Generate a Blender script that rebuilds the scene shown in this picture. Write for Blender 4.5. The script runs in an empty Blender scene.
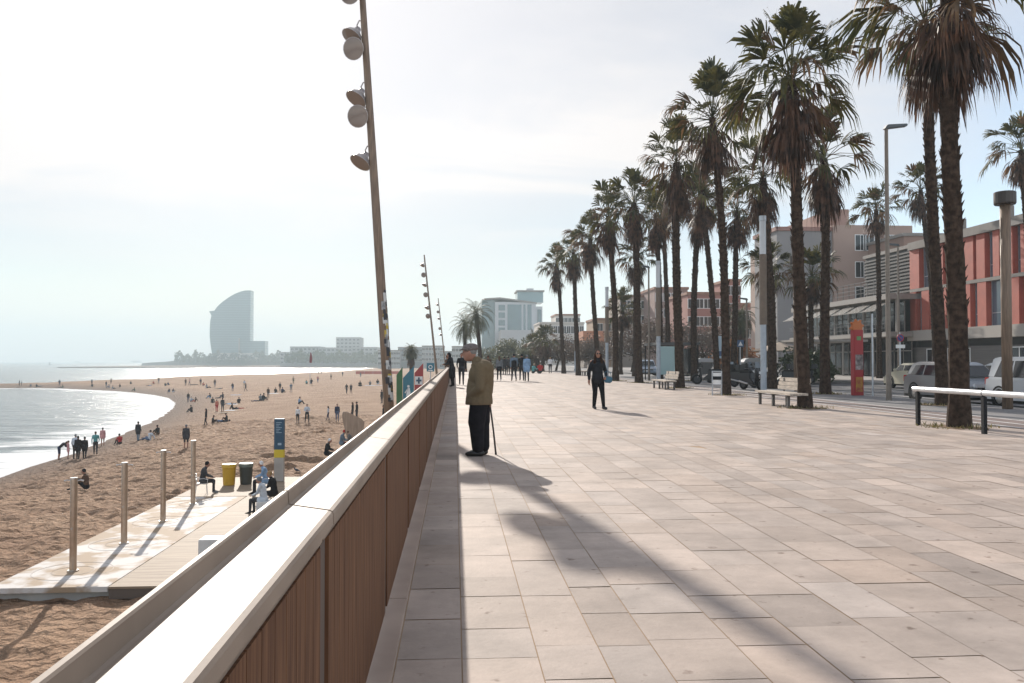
import bpy, bmesh, math, random
import numpy as np
from mathutils import Vector, Matrix
R = math.radians
rng = random.Random(7)
nr = np.random.RandomState(11)
S = bpy.context.scene
C = S.collection
# ------------------------------------------------------------------ camera
F = 850.0; CZ = 1.42
YAW = math.atan(57/850.0); PIT = math.atan(19/850.0)
fwd = Vector((math.sin(YAW)*math.cos(PIT), math.cos(YAW)*math.cos(PIT), math.sin(PIT)))
rgt = Vector((math.cos(YAW), -math.sin(YAW), 0)); upv = rgt.cross(fwd)
CAM = Vector((0, 0, CZ))
cd = bpy.data.cameras.new('camera'); co = bpy.data.objects.new('camera', cd); C.objects.link(co)
co.location = CAM; cd.sensor_width = 36; cd.lens = F/1024*36; cd.clip_start = .05; cd.clip_end = 20000
co.rotation_euler = (math.pi/2+PIT, 0, -YAW); S.camera = co
def ray(px, py): return fwd*F + rgt*(px-512) + upv*(341.5-py)
def at(px, py, z=0.0):
    d = ray(px, py); t = (z-CZ)/d.z; p = CAM+d*t; return Vector((p.x, p.y, z))
def atY(px, Y, py=360.5):
    d = ray(px, py); t = Y/d.y; return CAM+d*t
def atX(px, X, py=360.5):
    d = ray(px, py); t = X/d.x; return CAM+d*t
# ------------------------------------------------------------------ helpers
def tag(o, label=None, cat=None, group=None, kind=None):
    if label: o['label'] = label
    if cat: o['category'] = cat
    if group: o['group'] = group
    if kind: o['kind'] = kind
    return o
def thing(name, label, cat, loc=(0,0,0), rz=0, group=None):
    o = bpy.data.objects.new(name, None); C.objects.link(o); o.empty_display_size = .1
    o.location = loc; o.rotation_euler = (0,0,rz); return tag(o, label, cat, group)
def copy_tree(o, parent=None):
    c = o.copy(); C.objects.link(c)
    if parent: c.parent = parent
    for ch in list(o.children): copy_tree(ch, c)
    return c
class MB:
    def __init__(s): s.v = []; s.f = []; s.m = []
    def add(s, vs, fs, mi=0):
        n = len(s.v); s.v += [tuple(v) for v in vs]; s.f += [tuple(i+n for i in f) for f in fs]; s.m += [mi]*len(fs); return s
    def box(s, x0, x1, y0, y1, z0, z1, mi=0):
        return s.add([(x0,y0,z0),(x1,y0,z0),(x1,y1,z0),(x0,y1,z0),(x0,y0,z1),(x1,y0,z1),(x1,y1,z1),(x0,y1,z1)],
              [(0,3,2,1),(4,5,6,7),(0,1,5,4),(1,2,6,5),(2,3,7,6),(3,0,4,7)], mi)
    def quad(s, a, b, c, d, mi=0): return s.add([a,b,c,d], [(0,1,2,3)], mi)
    def tube(s, pts, rad, n=10, mi=0, caps=True):
        pts = [Vector(p) for p in pts]; 
        if not hasattr(rad, '__len__'): rad = [rad]*len(pts)
        vs = []; 
        for i, p in enumerate(pts):
            t = (pts[min(i+1,len(pts)-1)]-pts[max(i-1,0)]).normalized()
            ref = Vector((0,0,1)) if abs(t.z) < .9 else Vector((0,1,0))
            a = t.cross(ref).normalized(); b = a.cross(t)
            for k in range(n):
                th = 2*math.pi*k/n; vs.append(p+(a*math.cos(th)+b*math.sin(th))*rad[i])
        fs = []
        for i in range(len(pts)-1):
            for k in range(n):
                fs.append((i*n+k, (i+1)*n+k, (i+1)*n+(k+1)%n, i*n+(k+1)%n))
        if caps:
            fs.append(tuple(range(n))); fs.append(tuple((len(pts)-1)*n+k for k in reversed(range(n))))
        return s.add(vs, fs, mi)
    def lathe(s, prof, c=(0,0,0), n=20, mi=0, M=None):
        vs = []
        for (r, z) in prof:
            for k in range(n):
                th = 2*math.pi*k/n; p = Vector((r*math.cos(th), r*math.sin(th), z))
                if M: p = M@p
                vs.append(p+Vector(c))
        fs = []
        for i in range(len(prof)-1):
            for k in range(n): fs.append((i*n+k, i*n+(k+1)%n, (i+1)*n+(k+1)%n, (i+1)*n+k))
        return s.add(vs, fs, mi)
    def prism(s, poly, d, mi=0):   # poly list of Vector (ccw), extruded by vector d
        n = len(poly); d = Vector(d); vs = [Vector(p) for p in poly]+[Vector(p)+d for p in poly]
        fs = [tuple(reversed(range(n))), tuple(range(n, 2*n))]+[(i, (i+1)%n, n+(i+1)%n, n+i) for i in range(n)]
        return s.add(vs, fs, mi)
    def mesh(s, name, mats, smooth=False, bevel=0, recalc=True):
        me = bpy.data.meshes.new(name); me.from_pydata(s.v, [], s.f); 
        if not isinstance(mats, (list, tuple)): mats = [mats]
        for m in mats: me.materials.append(m)
        me.polygons.foreach_set('material_index', s.m)
        if recalc:
            bm = bmesh.new(); bm.from_mesh(me); bmesh.ops.recalc_face_normals(bm, faces=bm.faces)
            if bevel: bmesh.ops.bevel(bm, geom=bm.edges[:], offset=bevel, segments=2, affect='EDGES', clamp_overlap=True)
            bm.to_mesh(me); bm.free()
        if smooth: me.polygons.foreach_set('use_smooth', [True]*len(me.polygons))
        return me
    def build(s, name, mats, parent=None, smooth=False, bevel=0, loc=None, recalc=True):
        o = bpy.data.objects.new(name, s.mesh(name, mats, smooth, bevel, recalc)); C.objects.link(o)
        if parent: o.parent = parent
        if loc is not None: o.location = loc
        return o
# ------------------------------------------------------------------ materials
MATS = {}
def nt(m): m.use_nodes = True; return m.node_tree.nodes, m.node_tree.links
def mat(name, col, rough=.7, metal=0, spec=.5, noise=0, nscale=5, col2=None, bump=0, bscale=20, bdist=.01, trans=0, stretch=None, emit=None, detail=6, coord='Object', sheen=0):
    if name in MATS: return MATS[name]
    m = bpy.data.materials.new(name); N, L = nt(m); b = N['Principled BSDF']
    b.inputs['Base Color'].default_value = (*col, 1); b.inputs['Roughness'].default_value = rough
    b.inputs['Metallic'].default_value = metal; b.inputs['Specular IOR Level'].default_value = spec
    b.inputs['Transmission Weight'].default_value = trans
    tc = N.new('ShaderNodeTexCoord'); src = tc.outputs[coord]
    if stretch:
        mp = N.new('ShaderNodeMapping'); mp.inputs['Scale'].default_value = stretch; L.new(src, mp.inputs[0]); src = mp.outputs[0]
    if noise or col2:
        n = N.new('ShaderNodeTexNoise'); n.inputs['Scale'].default_value = nscale; n.inputs['Detail'].default_value = detail; L.new(src, n.inputs['Vector'])
        r = N.new('ShaderNodeValToRGB'); r.color_ramp.elements[0].position = .35; r.color_ramp.elements[1].position = .68
        c2 = col2 if col2 else tuple(max(0, c*(1-noise)) for c in col)
        c1 = col if col2 else tuple(min(1, c*(1+noise)) for c in col)
        r.color_ramp.elements[0].color = (*c2, 1); r.color_ramp.elements[1].color = (*c1, 1)
        L.new(n.outputs[0], r.inputs[0]); L.new(r.outputs[0], b.inputs['Base Color'])
    if bump:
        n2 = N.new('ShaderNodeTexNoise'); n2.inputs['Scale'].default_value = bscale; n2.inputs['Detail'].default_value = 5; L.new(src, n2.inputs['Vector'])
        bp = N.new('ShaderNodeBump'); bp.inputs['Strength'].default_value = bump; bp.inputs['Distance'].default_value = bdist
        L.new(n2.outputs[0], bp.inputs['Height']); L.new(bp.outputs[0], b.inputs['Normal'])
    MATS[name] = m; return m
def leafmat(name, c1, c2, transl=.35, nscale=1.5):
    m = bpy.data.materials.new(name); N, L = nt(m); b = N['Principled BSDF']; out = N['Material Output']
    b.inputs['Roughness'].default_value = .6
    tc = N.new('ShaderNodeTexCoord'); n = N.new('ShaderNodeTexNoise'); n.inputs['Scale'].default_value = nscale; n.inputs['Detail'].default_value = 3
    L.new(tc.outputs['Object'], n.inputs['Vector'])
    r = N.new('ShaderNodeValToRGB'); r.color_ramp.elements[0].position = .38; r.color_ramp.elements[1].position = .62
    r.color_ramp.elements[0].color = (*c1,1); r.color_ramp.elements[1].color = (*c2,1)
    L.new(n.outputs[0], r.inputs[0]); L.new(r.outputs[0], b.inputs['Base Color'])
    t = N.new('ShaderNodeBsdfTranslucent'); L.new(r.outputs[0], t.inputs[0])
    mx = N.new('ShaderNodeMixShader'); mx.inputs[0].default_value = transl
    L.new(b.outputs[0], mx.inputs[1]); L.new(t.outputs[0], mx.inputs[2]); L.new(mx.outputs[0], out.inputs[0])
    return m
M_steel = mat('steel', (.5,.47,.44), .35, .9, noise=.15, nscale=8)
M_galv = mat('galvanised', (.5,.52,.54), .45, .7, noise=.12, nscale=6)
M_paintgrey = mat('pale_column_paint', (.42,.46,.5), .5, .2, noise=.08)
M_tan = mat('tan_grey_pole_paint', (.22,.18,.145), .5, .2, noise=.1)
M_black = mat('black_metal', (.012,.012,.014), .6, spec=.15)
M_dark = mat('dark_rubber', (.015,.015,.015), .85, spec=.15)
M_poleW = mat('weathered_pole_wood', (.20,.135,.09), .6, noise=.28, nscale=3, stretch=(8,8,.6), bump=.3)
M_brownpole = mat('brown_column', (.17,.125,.09), .6, noise=.12, nscale=4)
M_concrete = mat('concrete', (.4,.38,.35), .85, noise=.12, nscale=2, bump=.2, bscale=30)
M_white = mat('white_paint', (.78,.78,.76), .5)
M_glass = mat('window_glass', (.015,.018,.022), .07, spec=.5)
M_bench = mat('weathered_bench_wood', (.45,.38,.31), .75, noise=.25, nscale=6, stretch=(3,.5,3))
# ------------------------------------------------------------------ world
SUN_AZ = math.atan2(282-512, 850) + YAW      # measured from +Y towards +X
SUN_EL = R(25)
sdir = Vector((math.sin(SUN_AZ)*math.cos(SUN_EL), math.cos(SUN_AZ)*math.cos(SUN_EL), math.sin(SUN_EL)))
W = bpy.data.worlds.new('World'); S.world = W; W.use_nodes = True
N, L = W.node_tree.nodes, W.node_tree.links
bg = N['Background']; bg.inputs['Strength'].default_value = .105
sky = N.new('ShaderNodeTexSky'); sky.sky_type = 'NISHITA'; sky.sun_disc = False
sky.sun_elevation = SUN_EL; sky.sun_rotation = SUN_AZ; sky.air_density = 1.0; sky.dust_density = .35; sky.ozone_density = 2
tc = N.new('ShaderNodeTexCoord')
# thin cirrus: noise looked up on a flat layer overhead
sep = N.new('ShaderNodeSeparateXYZ'); L.new(tc.outputs['Generated'], sep.inputs[0])
def math_(op, a, b=None, c=None):
    n = N.new('ShaderNodeMath'); n.operation = op
    for i, v in enumerate((a, b, c)):
        if v is None: continue
        if hasattr(v, 'is_linked'): L.new(v, n.inputs[i])
        else: n.inputs[i].default_value = v
    return n.outputs[0]
zc = math_('MAXIMUM', sep.outputs[2], 0.0); zz = math_('ADD', zc, .10)
u = math_('DIVIDE', sep.outputs[0], zz); v = math_('DIVIDE', sep.outputs[1], zz)
cmb = N.new('ShaderNodeCombineXYZ'); L.new(u, cmb.inputs[0]); L.new(v, cmb.inputs[1])
mp = N.new('ShaderNodeMapping'); mp.inputs['Scale'].default_value = (.42, .75, 1); mp.inputs['Rotation'].default_value = (0,0,R(-22)); mp.inputs['Location'].default_value = (3.1, 1.7, 0)
L.new(cmb.outputs[0], mp.inputs[0])
nz = N.new('ShaderNodeTexNoise'); nz.inputs['Scale'].default_value = 1.1; nz.inputs['Detail'].default_value = 8; nz.inputs['Roughness'].default_value = .55; nz.inputs['Distortion'].default_value = .5
L.new(mp.outputs[0], nz.inputs['Vector'])
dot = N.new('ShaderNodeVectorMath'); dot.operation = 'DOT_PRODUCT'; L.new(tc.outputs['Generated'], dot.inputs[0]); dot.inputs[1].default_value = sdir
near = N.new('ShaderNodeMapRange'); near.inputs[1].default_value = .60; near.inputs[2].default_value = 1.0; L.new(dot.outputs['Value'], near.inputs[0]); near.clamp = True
mr = N.new('ShaderNodeMapRange'); mr.inputs[1].default_value = .38; mr.inputs[2].default_value = .66; mr.interpolation_type = 'SMOOTHSTEP'; L.new(nz.outputs[0], mr.inputs[0])
high = N.new('ShaderNodeMapRange'); high.inputs[1].default_value = .09; high.inputs[2].default_value = .21; high.inputs[3].default_value = .30; high.inputs[4].default_value = .98; high.interpolation_type = 'SMOOTHSTEP'; L.new(zc, high.inputs[0])
sidef = N.new('ShaderNodeMapRange'); sidef.inputs[1].default_value = .72; sidef.inputs[2].default_value = .95; sidef.inputs[3].default_value = .38; sidef.inputs[4].default_value = 1.25; L.new(dot.outputs['Value'], sidef.inputs[0])
mask = math_('MULTIPLY', math_('ADD', math_('MULTIPLY', mr.outputs[0], .62), .5), high.outputs[0])
mask = math_('MINIMUM', math_('MULTIPLY', mask, sidef.outputs[0]), .97)
haz = N.new('ShaderNodeMapRange'); haz.inputs[1].default_value = 0; haz.inputs[2].default_value = .11; haz.inputs[3].default_value = .95; haz.inputs[4].default_value = 0; L.new(zc, haz.inputs[0])
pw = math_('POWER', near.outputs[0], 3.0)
back = N.new('ShaderNodeMapRange'); back.inputs[1].default_value = .62; back.inputs[2].default_value = .1; back.inputs[3].default_value = 0; back.inputs[4].default_value = 5.0; L.new(dot.outputs['Value'], back.inputs[0])  # extra cloud brightness behind the camera, out of view, added as fill light
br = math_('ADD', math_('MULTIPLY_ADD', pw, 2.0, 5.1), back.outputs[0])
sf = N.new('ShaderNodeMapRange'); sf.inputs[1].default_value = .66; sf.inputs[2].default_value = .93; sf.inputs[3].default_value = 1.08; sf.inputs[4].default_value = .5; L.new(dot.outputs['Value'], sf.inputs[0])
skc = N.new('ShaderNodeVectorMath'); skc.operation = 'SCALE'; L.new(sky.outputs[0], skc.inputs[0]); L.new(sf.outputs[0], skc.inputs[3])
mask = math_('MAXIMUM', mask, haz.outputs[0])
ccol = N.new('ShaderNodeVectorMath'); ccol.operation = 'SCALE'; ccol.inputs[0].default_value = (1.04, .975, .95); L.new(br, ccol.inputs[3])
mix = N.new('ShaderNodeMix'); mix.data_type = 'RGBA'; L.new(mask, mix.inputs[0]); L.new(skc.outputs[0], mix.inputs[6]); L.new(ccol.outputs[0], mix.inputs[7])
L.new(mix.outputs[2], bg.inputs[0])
sl = bpy.data.lights.new('sun', 'SUN'); sl.energy = 4.5; sl.angle = R(.55); sl.color = (1, .93, .84)
so = bpy.data.objects.new('sun', sl); C.objects.link(so); so.rotation_euler = sdir.to_track_quat('Z', 'Y').to_euler(); so.location = (-50, 200, 100)
vs = S.view_settings; vs.view_transform = 'Standard'; vs.look = 'None'; vs.gamma = 1; vs.exposure = .64; vs.use_curve_mapping = False
S.cycles.volume_bounces = 1; S.cycles.max_bounces = 8; S.cycles.transparent_max_bounces = 8
# ------------------------------------------------------------------ haze
hz = MB().box(-4200, 2600, -400, 4200, -12, 150).build('haze', [], None); tag(hz, kind='stuff')
hm = bpy.data.materials.new('haze_air'); N, L = nt(hm); N.remove(N['Principled BSDF'])
pv = N.new('ShaderNodeVolumePrincipled'); pv.inputs['Color'].default_value = (.83, .955, .985, 1); pv.inputs['Density'].default_value = .0005; pv.inputs['Anisotropy'].default_value = 0
L.new(pv.outputs[0], N['Material Output'].inputs['Volume']); hz.data.materials.append(hm)
# ------------------------------------------------------------------ beach & sea
SEA = -6.4
shore_px = [(-160,520),(-80,500),(0,478),(30,467),(60,458),(80,452),(100,444),(118,437),(130,432),(150,424),(165,416),(175,408),(177,403),(170,398),(155,395),(135,392.5),(115,391),(95,390),(60,388.4),(30,388),(0,388.3),(-60,388.5),
            (-60,386.6),(0,386.6),(30,386.3),(60,385.4),(95,384.6),(120,383.6),(140,381.2),(160,380.2),(190,379.2),(230,378.2),(270,376.4),(300,375),(330,373),(345,371.5),(358,370.2),(370,369.4),(380,369),(392,368.6)]
SH = [at(x, y, SEA) for x, y in shore_px]; SH = [(p.x, p.y) for p in SH]
poly = [(-75, -60)] + SH + [(SH[-1][0]+30, SH[-1][1]+10), (60, SH[-1][1]+30), (60, -60)]
PA = np.array(poly)
def sdist(X, Y):
    X = np.asarray(X, float); Y = np.asarray(Y, float); d = np.full(X.shape, 1e9); ins = np.zeros(X.shape, bool)
    n = len(PA)
    for i in range(n):
        a = PA[i]; b = PA[(i+1)%n]; ab = b-a
        if not (a[0] > 50 and b[0] > 50):
            t = np.clip(((X-a[0])*ab[0]+(Y-a[1])*ab[1])/(ab@ab+1e-9), 0, 1)
            d = np.minimum(d, np.hypot(X-a[0]-t*ab[0], Y-a[1]-t*ab[1]))
        c = ((a[1] > Y) != (b[1] > Y)) & (X < (b[0]-a[0])*(Y-a[1])/(b[1]-a[1]+1e-12)+a[0]); ins ^= c
    return np.where(ins, d, -d)
LEDGE = [(300,417,318,.18),(270,459,326,.22),(255,466,300,.2),(262,452,300,.16),(290,431,330,.22),(300,428,335,.15),(330,402,372,.3),(20,521,45,.15),(40,540,62,.12),(165,488,190,.2),(230,455,262,.1)]
def vnoise(x, y, s, seed=0):
    x = x/s; y = y/s; xi = np.floor(x).astype(int); yi = np.floor(y).astype(int); fx = x-xi; fy = y-yi
    fx = fx*fx*(3-2*fx); fy = fy*fy*(3-2*fy)
    def h(a, b):
        n = (a*374761393+b*668265263+seed*974711) & 0x7fffffff; n = ((n ^ (n >> 13))*1274126177) & 0x7fffffff
        return ((n ^ (n >> 16)) & 0xffff)/65535.0
    return (h(xi,yi)*(1-fx)+h(xi+1,yi)*fx)*(1-fy)+(h(xi,yi+1)*(1-fx)+h(xi+1,yi+1)*fx)*fy
LW = []
for (a, y, b, h) in LEDGE:
    p = at(a, y, -4.3); q = at(b, y, -4.3); LW.append((p.x, q.x, (p.y+q.y)/2, h))
def bz(X, Y, fine=True):
    X = np.asarray(X, float); Y = np.asarray(Y, float); d = sdist(X, Y)
    z = np.where(d > 0, SEA+2.27*(1-np.exp(-np.maximum(d,0)/11.0)), SEA+np.maximum(d*.08, -2.5))
    dry = np.clip(d/6, 0, 1)
    flat = np.clip(((np.abs(X+8)-5.5)/3), 0, 1); flat = np.maximum(flat, np.clip(np.maximum(18.5-Y, Y-42)/3, 0, 1))
    if fine:
        z = z + dry*((vnoise(X,Y,6,1)-.5)*.16+(vnoise(X,Y,2.1,2)-.5)*.09)*(.3+.7*flat)
        foot = (vnoise(X,Y,.5,3)-.5)*.2+(vnoise(X,Y,.27,4)-.5)*.11
        rough = np.clip((-X-4)/8+ .2, .25, 1)
        z = z + np.where(Y < 90, dry*foot*rough, 0)
        for (x0, x1, y0, h) in LW:
            w = np.clip((X-x0)/.6, 0, 1)*np.clip((x1-X)/.6, 0, 1); yy = y0+ (vnoise(X, X*0, 1.3, 9)-.5)*.9
            k = np.clip((Y-yy)/.12, 0, 1)*np.exp(-np.maximum(Y-yy,0)/2.2)
            z = z+w*k*h*1.3
    z = np.where((X > -12) & (Y > 21) & (Y < 41), np.minimum(z, -4.16), z)
    return z
def onbeach(px, py):
    d = ray(px, py).normalized(); lo = 3; 
    ts = np.geomspace(8, 1500, 900); P = np.array([[d.x*t, d.y*t, CZ+d.z*t] for t in ts]); zz = bz(P[:,0], P[:,1], False)
    i = int(np.argmax(P[:,2] < zz)); return Vector(P[i])
def gridmesh(name, xs, ys, zfun, mats):
    X, Y = np.meshgrid(xs, ys); Z = zfun(X, Y); n = len(xs); m = len(ys)
    me = bpy.data.meshes.new(name); me.vertices.add(n*m); me.vertices.foreach_set('co', np.stack([X, Y, Z], -1).ravel())
    i = np.arange(n*m).reshape(m, n); q = np.stack([i[:-1,:-1], i[:-1,1:], i[1:,1:], i[1:,:-1]], -1).reshape(-1, 4)
    me.loops.add(q.size); me.loops.foreach_set('vertex_index', q.ravel()); me.polygons.add(len(q))
    me.polygons.foreach_set('loop_start', np.arange(0, q.size, 4)); me.update(calc_edges=True); me.validate()
    me.polygons.foreach_set('use_smooth', [True]*len(me.polygons))
    for mm in mats: me.materials.append(mm)
    o = bpy.data.objects.new(name, me); C.objects.link(o); return o, X, Y
# sand material
ms = bpy.data.materials.new('beach_sand'); N, L = nt(ms); b = N['Principled BSDF']; b.inputs['Roughness'].default_value = .9; b.inputs['Specular IOR Level'].default_value = .15
tc = N.new('ShaderNodeTexCoord')
n1 = N.new('ShaderNodeTexNoise'); n1.inputs['Scale'].default_value = .25; n1.inputs['Detail'].default_value = 9; n1.inputs['Roughness'].default_value = .65; L.new(tc.outputs['Object'], n1.inputs['Vector'])
r1 = N.new('ShaderNodeValToRGB'); r1.color_ramp.elements[0].position = .35; r1.color_ramp.elements[1].position = .65
r1.color_ramp.elements[0].color = (.33,.195,.118,1); r1.color_ramp.elements[1].color = (.47,.30,.19,1); L.new(n1.outputs[0], r1.inputs[0])
at_ = N.new('ShaderNodeAttribute'); at_.attribute_name = 'shore'
wm = N.new('ShaderNodeMapRange'); wm.inputs[1].default_value = 1.0; wm.inputs[2].default_value = 9; wm.inputs[3].default_value = 1; wm.inputs[4].default_value = 0; L.new(at_.outputs['Fac'], wm.inputs[0])
mx = N.new('ShaderNodeMix'); mx.data_type = 'RGBA'; L.new(wm.outputs[0], mx.inputs[0]); L.new(r1.outputs[0], mx.inputs[6]); mx.inputs[7].default_value = (.22,.15,.11,1); L.new(mx.outputs[2], b.inputs['Base Color'])
n2 = N.new('ShaderNodeTexNoise'); n2.inputs['Scale'].default_value = 3.4; n2.inputs['Detail'].default_value = 5; n2.inputs['Roughness'].default_value = .6; L.new(tc.outputs['Object'], n2.inputs['Vector'])
vo = N.new('ShaderNodeTexVoronoi'); vo.inputs['Scale'].default_value = 3.1; vo.feature = 'SMOOTH_F1'; vo.inputs['Smoothness'].default_value = .35; wv = N.new('ShaderNodeVectorMath'); wv.operation = 'MULTIPLY_ADD'; L.new(n2.outputs['Color'], wv.inputs[0]); wv.inputs[1].default_value = (.5,.5,.5); L.new(tc.outputs['Object'], wv.inputs[2]); L.new(wv.outputs[0], vo.inputs['Vector'])
n4 = N.new('ShaderNodeTexNoise'); n4.inputs['Scale'].default_value = 11; n4.inputs['Detail'].default_value = 4; L.new(tc.outputs['Object'], n4.inputs['Vector'])
h1 = N.new('ShaderNodeMath'); h1.operation = 'MULTIPLY_ADD'; L.new(vo.outputs['Distance'], h1.inputs[0]); h1.inputs[1].default_value = 1.3; L.new(n2.outputs[0], h1.inputs[2])
h2 = N.new('ShaderNodeMath'); h2.operation = 'MULTIPLY_ADD'; L.new(n4.outputs[0], h2.inputs[0]); h2.inputs[1].default_value = .45; L.new(h1.outputs[0], h2.inputs[2])
bp = N.new('ShaderNodeBump'); bp.inputs['Strength'].default_value = 1; bp.inputs['Distance'].default_value = .38; L.new(h2.outputs[0], bp.inputs['Height']); L.new(bp.outputs[0], b.inputs['Normal'])
xs = np.concatenate([np.linspace(-700,-150,60)[:-1], np.linspace(-150,-32,80)[:-1], np.linspace(-32,-.56,210)])
ys = np.concatenate([np.linspace(2,10,20)[:-1], np.linspace(10,60,400)[:-1], np.linspace(60,100,160)[:-1], np.geomspace(100,1000,170)])
bo, X, Y = gridmesh('beach', xs, ys, lambda X, Y: bz(X, Y), [ms]); tag(bo, kind='structure')
a = bo.data.attributes.new('shore', 'FLOAT', 'POINT'); a.data.foreach_set('value', sdist(X, Y).ravel().astype(np.float32))
# sea
mw = bpy.data.materials.new('sea_water'); N, L = nt(mw); b = N['Principled BSDF']
b.inputs['Base Color'].default_value = (.09,.12,.13,1); b.inputs['Roughness'].default_value = .22; b.inputs['IOR'].default_value = 1.33
tc = N.new('ShaderNodeTexCoord')
mpn = N.new('ShaderNodeMapping'); mpn.inputs['Rotation'].default_value = (0,0,R(35)); mpn.inputs['Scale'].default_value = (.35,1,1); L.new(tc.outputs['Object'], mpn.inputs[0])
w1 = N.new('ShaderNodeTexNoise'); w1.inputs['Scale'].default_value = .3; w1.inputs['Detail'].default_value = 7; w1.inputs['Roughness'].default_value = .6; L.new(mpn.outputs[0], w1.inputs['Vector'])
bp = N.new('ShaderNodeBump'); bp.inputs['Strength'].default_value = 1; bp.inputs['Distance'].default_value = 1.1; L.new(w1.outputs[0], bp.inputs['Height']); L.new(bp.outputs[0], b.inputs['Normal'])
at_ = N.new('ShaderNodeAttribute'); at_.attribute_name = 'shore'
fn = N.new('ShaderNodeTexNoise'); fn.inputs['Scale'].default_value = .22; fn.inputs['Detail'].default_value = 9; fn.inputs['Roughness'].default_value = .68; L.new(mpn.outputs[0], fn.inputs['Vector'])
wob = N.new('ShaderNodeMath'); wob.operation = 'MULTIPLY_ADD'; L.new(fn.outputs[0], wob.inputs[0]); wob.inputs[1].default_value = 34; L.new(at_.outputs['Fac'], wob.inputs[2])   # shore<0 at sea
fm = N.new('ShaderNodeMapRange'); fm.inputs[1].default_value = 9.5; fm.inputs[2].default_value = 13; L.new(wob.outputs[0], fm.inputs[0])
fmul = N.new('ShaderNodeMath'); fmul.operation = 'MULTIPLY'; fmul.inputs[1].default_value = .9; L.new(fm.outputs[0], fmul.inputs[0])
fd = N.new('ShaderNodeBsdfDiffuse'); fd.inputs[0].default_value = (.8,.8,.78,1)
mxs = N.new('ShaderNodeMixShader'); L.new(fmul.outputs[0], mxs.inputs[0]); L.new(b.outputs[0], mxs.inputs[1]); L.new(fd.outputs[0], mxs.inputs[2]); L.new(mxs.outputs[0], N['Material Output'].inputs[0])
xs = np.concatenate([-np.geomspace(4100,330,40)[:-1], np.linspace(-330,-20,190)[:-1], np.linspace(-20,-1,6)])
ys = np.concatenate([np.linspace(-300,30,10)[:-1], np.linspace(30,300,170)[:-1], np.geomspace(300,4100,90)])
se, X, Y = gridmesh('sea', xs, ys, lambda X, Y: X*0+SEA, [mw]); tag(se, kind='structure')
a = se.data.attributes.new('shore', 'FLOAT', 'POINT'); a.data.foreach_set('value', sdist(X, Y).ravel().astype(np.float32))
# ------------------------------------------------------------------ promenade surfaces
M_joint = mat('joint_sand', (.34,.23,.14), .95)
PAVEND = 104
MB().box(-.34, 11.75, -6, PAVEND, -.3, -.0045).build('promenade_base', M_joint)['kind'] = 'structure'
mp_ = bpy.data.materials.new('stone_paving'); N, L = nt(mp_); b = N['Principled BSDF']
ca = N.new('ShaderNodeVertexColor'); ca.layer_name = 'slab'
tc = N.new('ShaderNodeTexCoord')
n1 = N.new('ShaderNodeTexNoise'); n1.inputs['Scale'].default_value = 1.3; n1.inputs['Detail'].default_value = 10; n1.inputs['Roughness'].default_value = .7; L.new(tc.outputs['Object'], n1.inputs['Vector'])
r1 = N.new('ShaderNodeValToRGB'); r1.color_ramp.elements[0].position = .32; r1.color_ramp.elements[1].position = .7
r1.color_ramp.elements[0].color = (.70,.68,.66,1); r1.color_ramp.elements[1].color = (1.14,1.10,1.07,1); L.new(n1.outputs[0], r1.inputs[0])
mu = N.new('ShaderNodeMix'); mu.data_type = 'RGBA'; mu.blend_type = 'MULTIPLY'; mu.inputs[0].default_value = 1; L.new(ca.outputs[0], mu.inputs[6]); L.new(r1.outputs[0], mu.inputs[7])
sp = N.new('ShaderNodeTexNoise'); sp.inputs['Scale'].default_value = 9; sp.inputs['Detail'].default_value = 4; L.new(tc.outputs['Object'], sp.inputs['Vector'])
sr = N.new('ShaderNodeValToRGB'); sr.color_ramp.elements[0].position = .27; sr.color_ramp.elements[1].position = .35; sr.color_ramp.elements[0].color = (.55,.5,.47,1); L.new(sp.outputs[0], sr.inputs[0])
mu2 = N.new('ShaderNodeMix'); mu2.data_type = 'RGBA'; mu2.blend_type = 'MULTIPLY'; mu2.inputs[0].default_value = 1; L.new(mu.outputs[2], mu2.inputs[6]); L.new(sr.outputs[0], mu2.inputs[7])
L.new(mu2.outputs[2], b.inputs['Base Color']); b.inputs['Roughness'].default_value = .72; b.inputs['Specular IOR Level'].default_value = .22
n3 = N.new('ShaderNodeTexNoise'); n3.inputs['Scale'].default_value = 38; n3.inputs['Detail'].default_value = 6; L.new(tc.outputs['Object'], n3.inputs['Vector'])
bp = N.new('ShaderNodeBump'); bp.inputs['Strength'].default_value = .5; bp.inputs['Distance'].default_value = .004; L.new(n3.outputs[0], bp.inputs['Height']); L.new(bp.outputs[0], b.inputs['Normal'])
cols = [-.275,.035]+[.40,.71,.98,1.40,1.76]
while cols[-1] < 11.6: cols.append(cols[-1]+rng.choice([.31,.36,.42,.5,.4]))
cols[-1] = 11.7
V = []; Fc = []; CL = []
for ci in range(len(cols)-1):
    x0, x1 = cols[ci]+.003, cols[ci+1]-.003
    y = -5+rng.random()*.6; base = rng.uniform(.94,1.05)
    while y < PAVEND:
        l = rng.choice([.45,.55,.62,.62,.75,.9]) if ci else .625
        y1 = min(y+l, PAVEND)
        t = rng.gauss(0, 1)*.0009; t2 = rng.gauss(0,1)*.0009; h0 = -rng.random()*.002
        n = len(V); V += [(x0,y+.004,h0),(x1,y+.004,h0+t2),(x1,y1-.004,h0+t+t2),(x0,y1-.004,h0+t)]; Fc.append((n,n+1,n+2,n+3))
        g = rng.gauss(1, .078)*base; w = rng.gauss(0, .014)
        CL += [(.425*g*(1+w), .357*g, .31*g*(1-w), 1)]*4
        y = y1
me = bpy.data.meshes.new('promenade_paving'); me.from_pydata(V, [], Fc); me.materials.append(mp_)
cattr = me.color_attributes.new('slab', 'FLOAT_COLOR', 'CORNER'); cattr.data.foreach_set('color', [c for q in CL for c in q])
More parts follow.
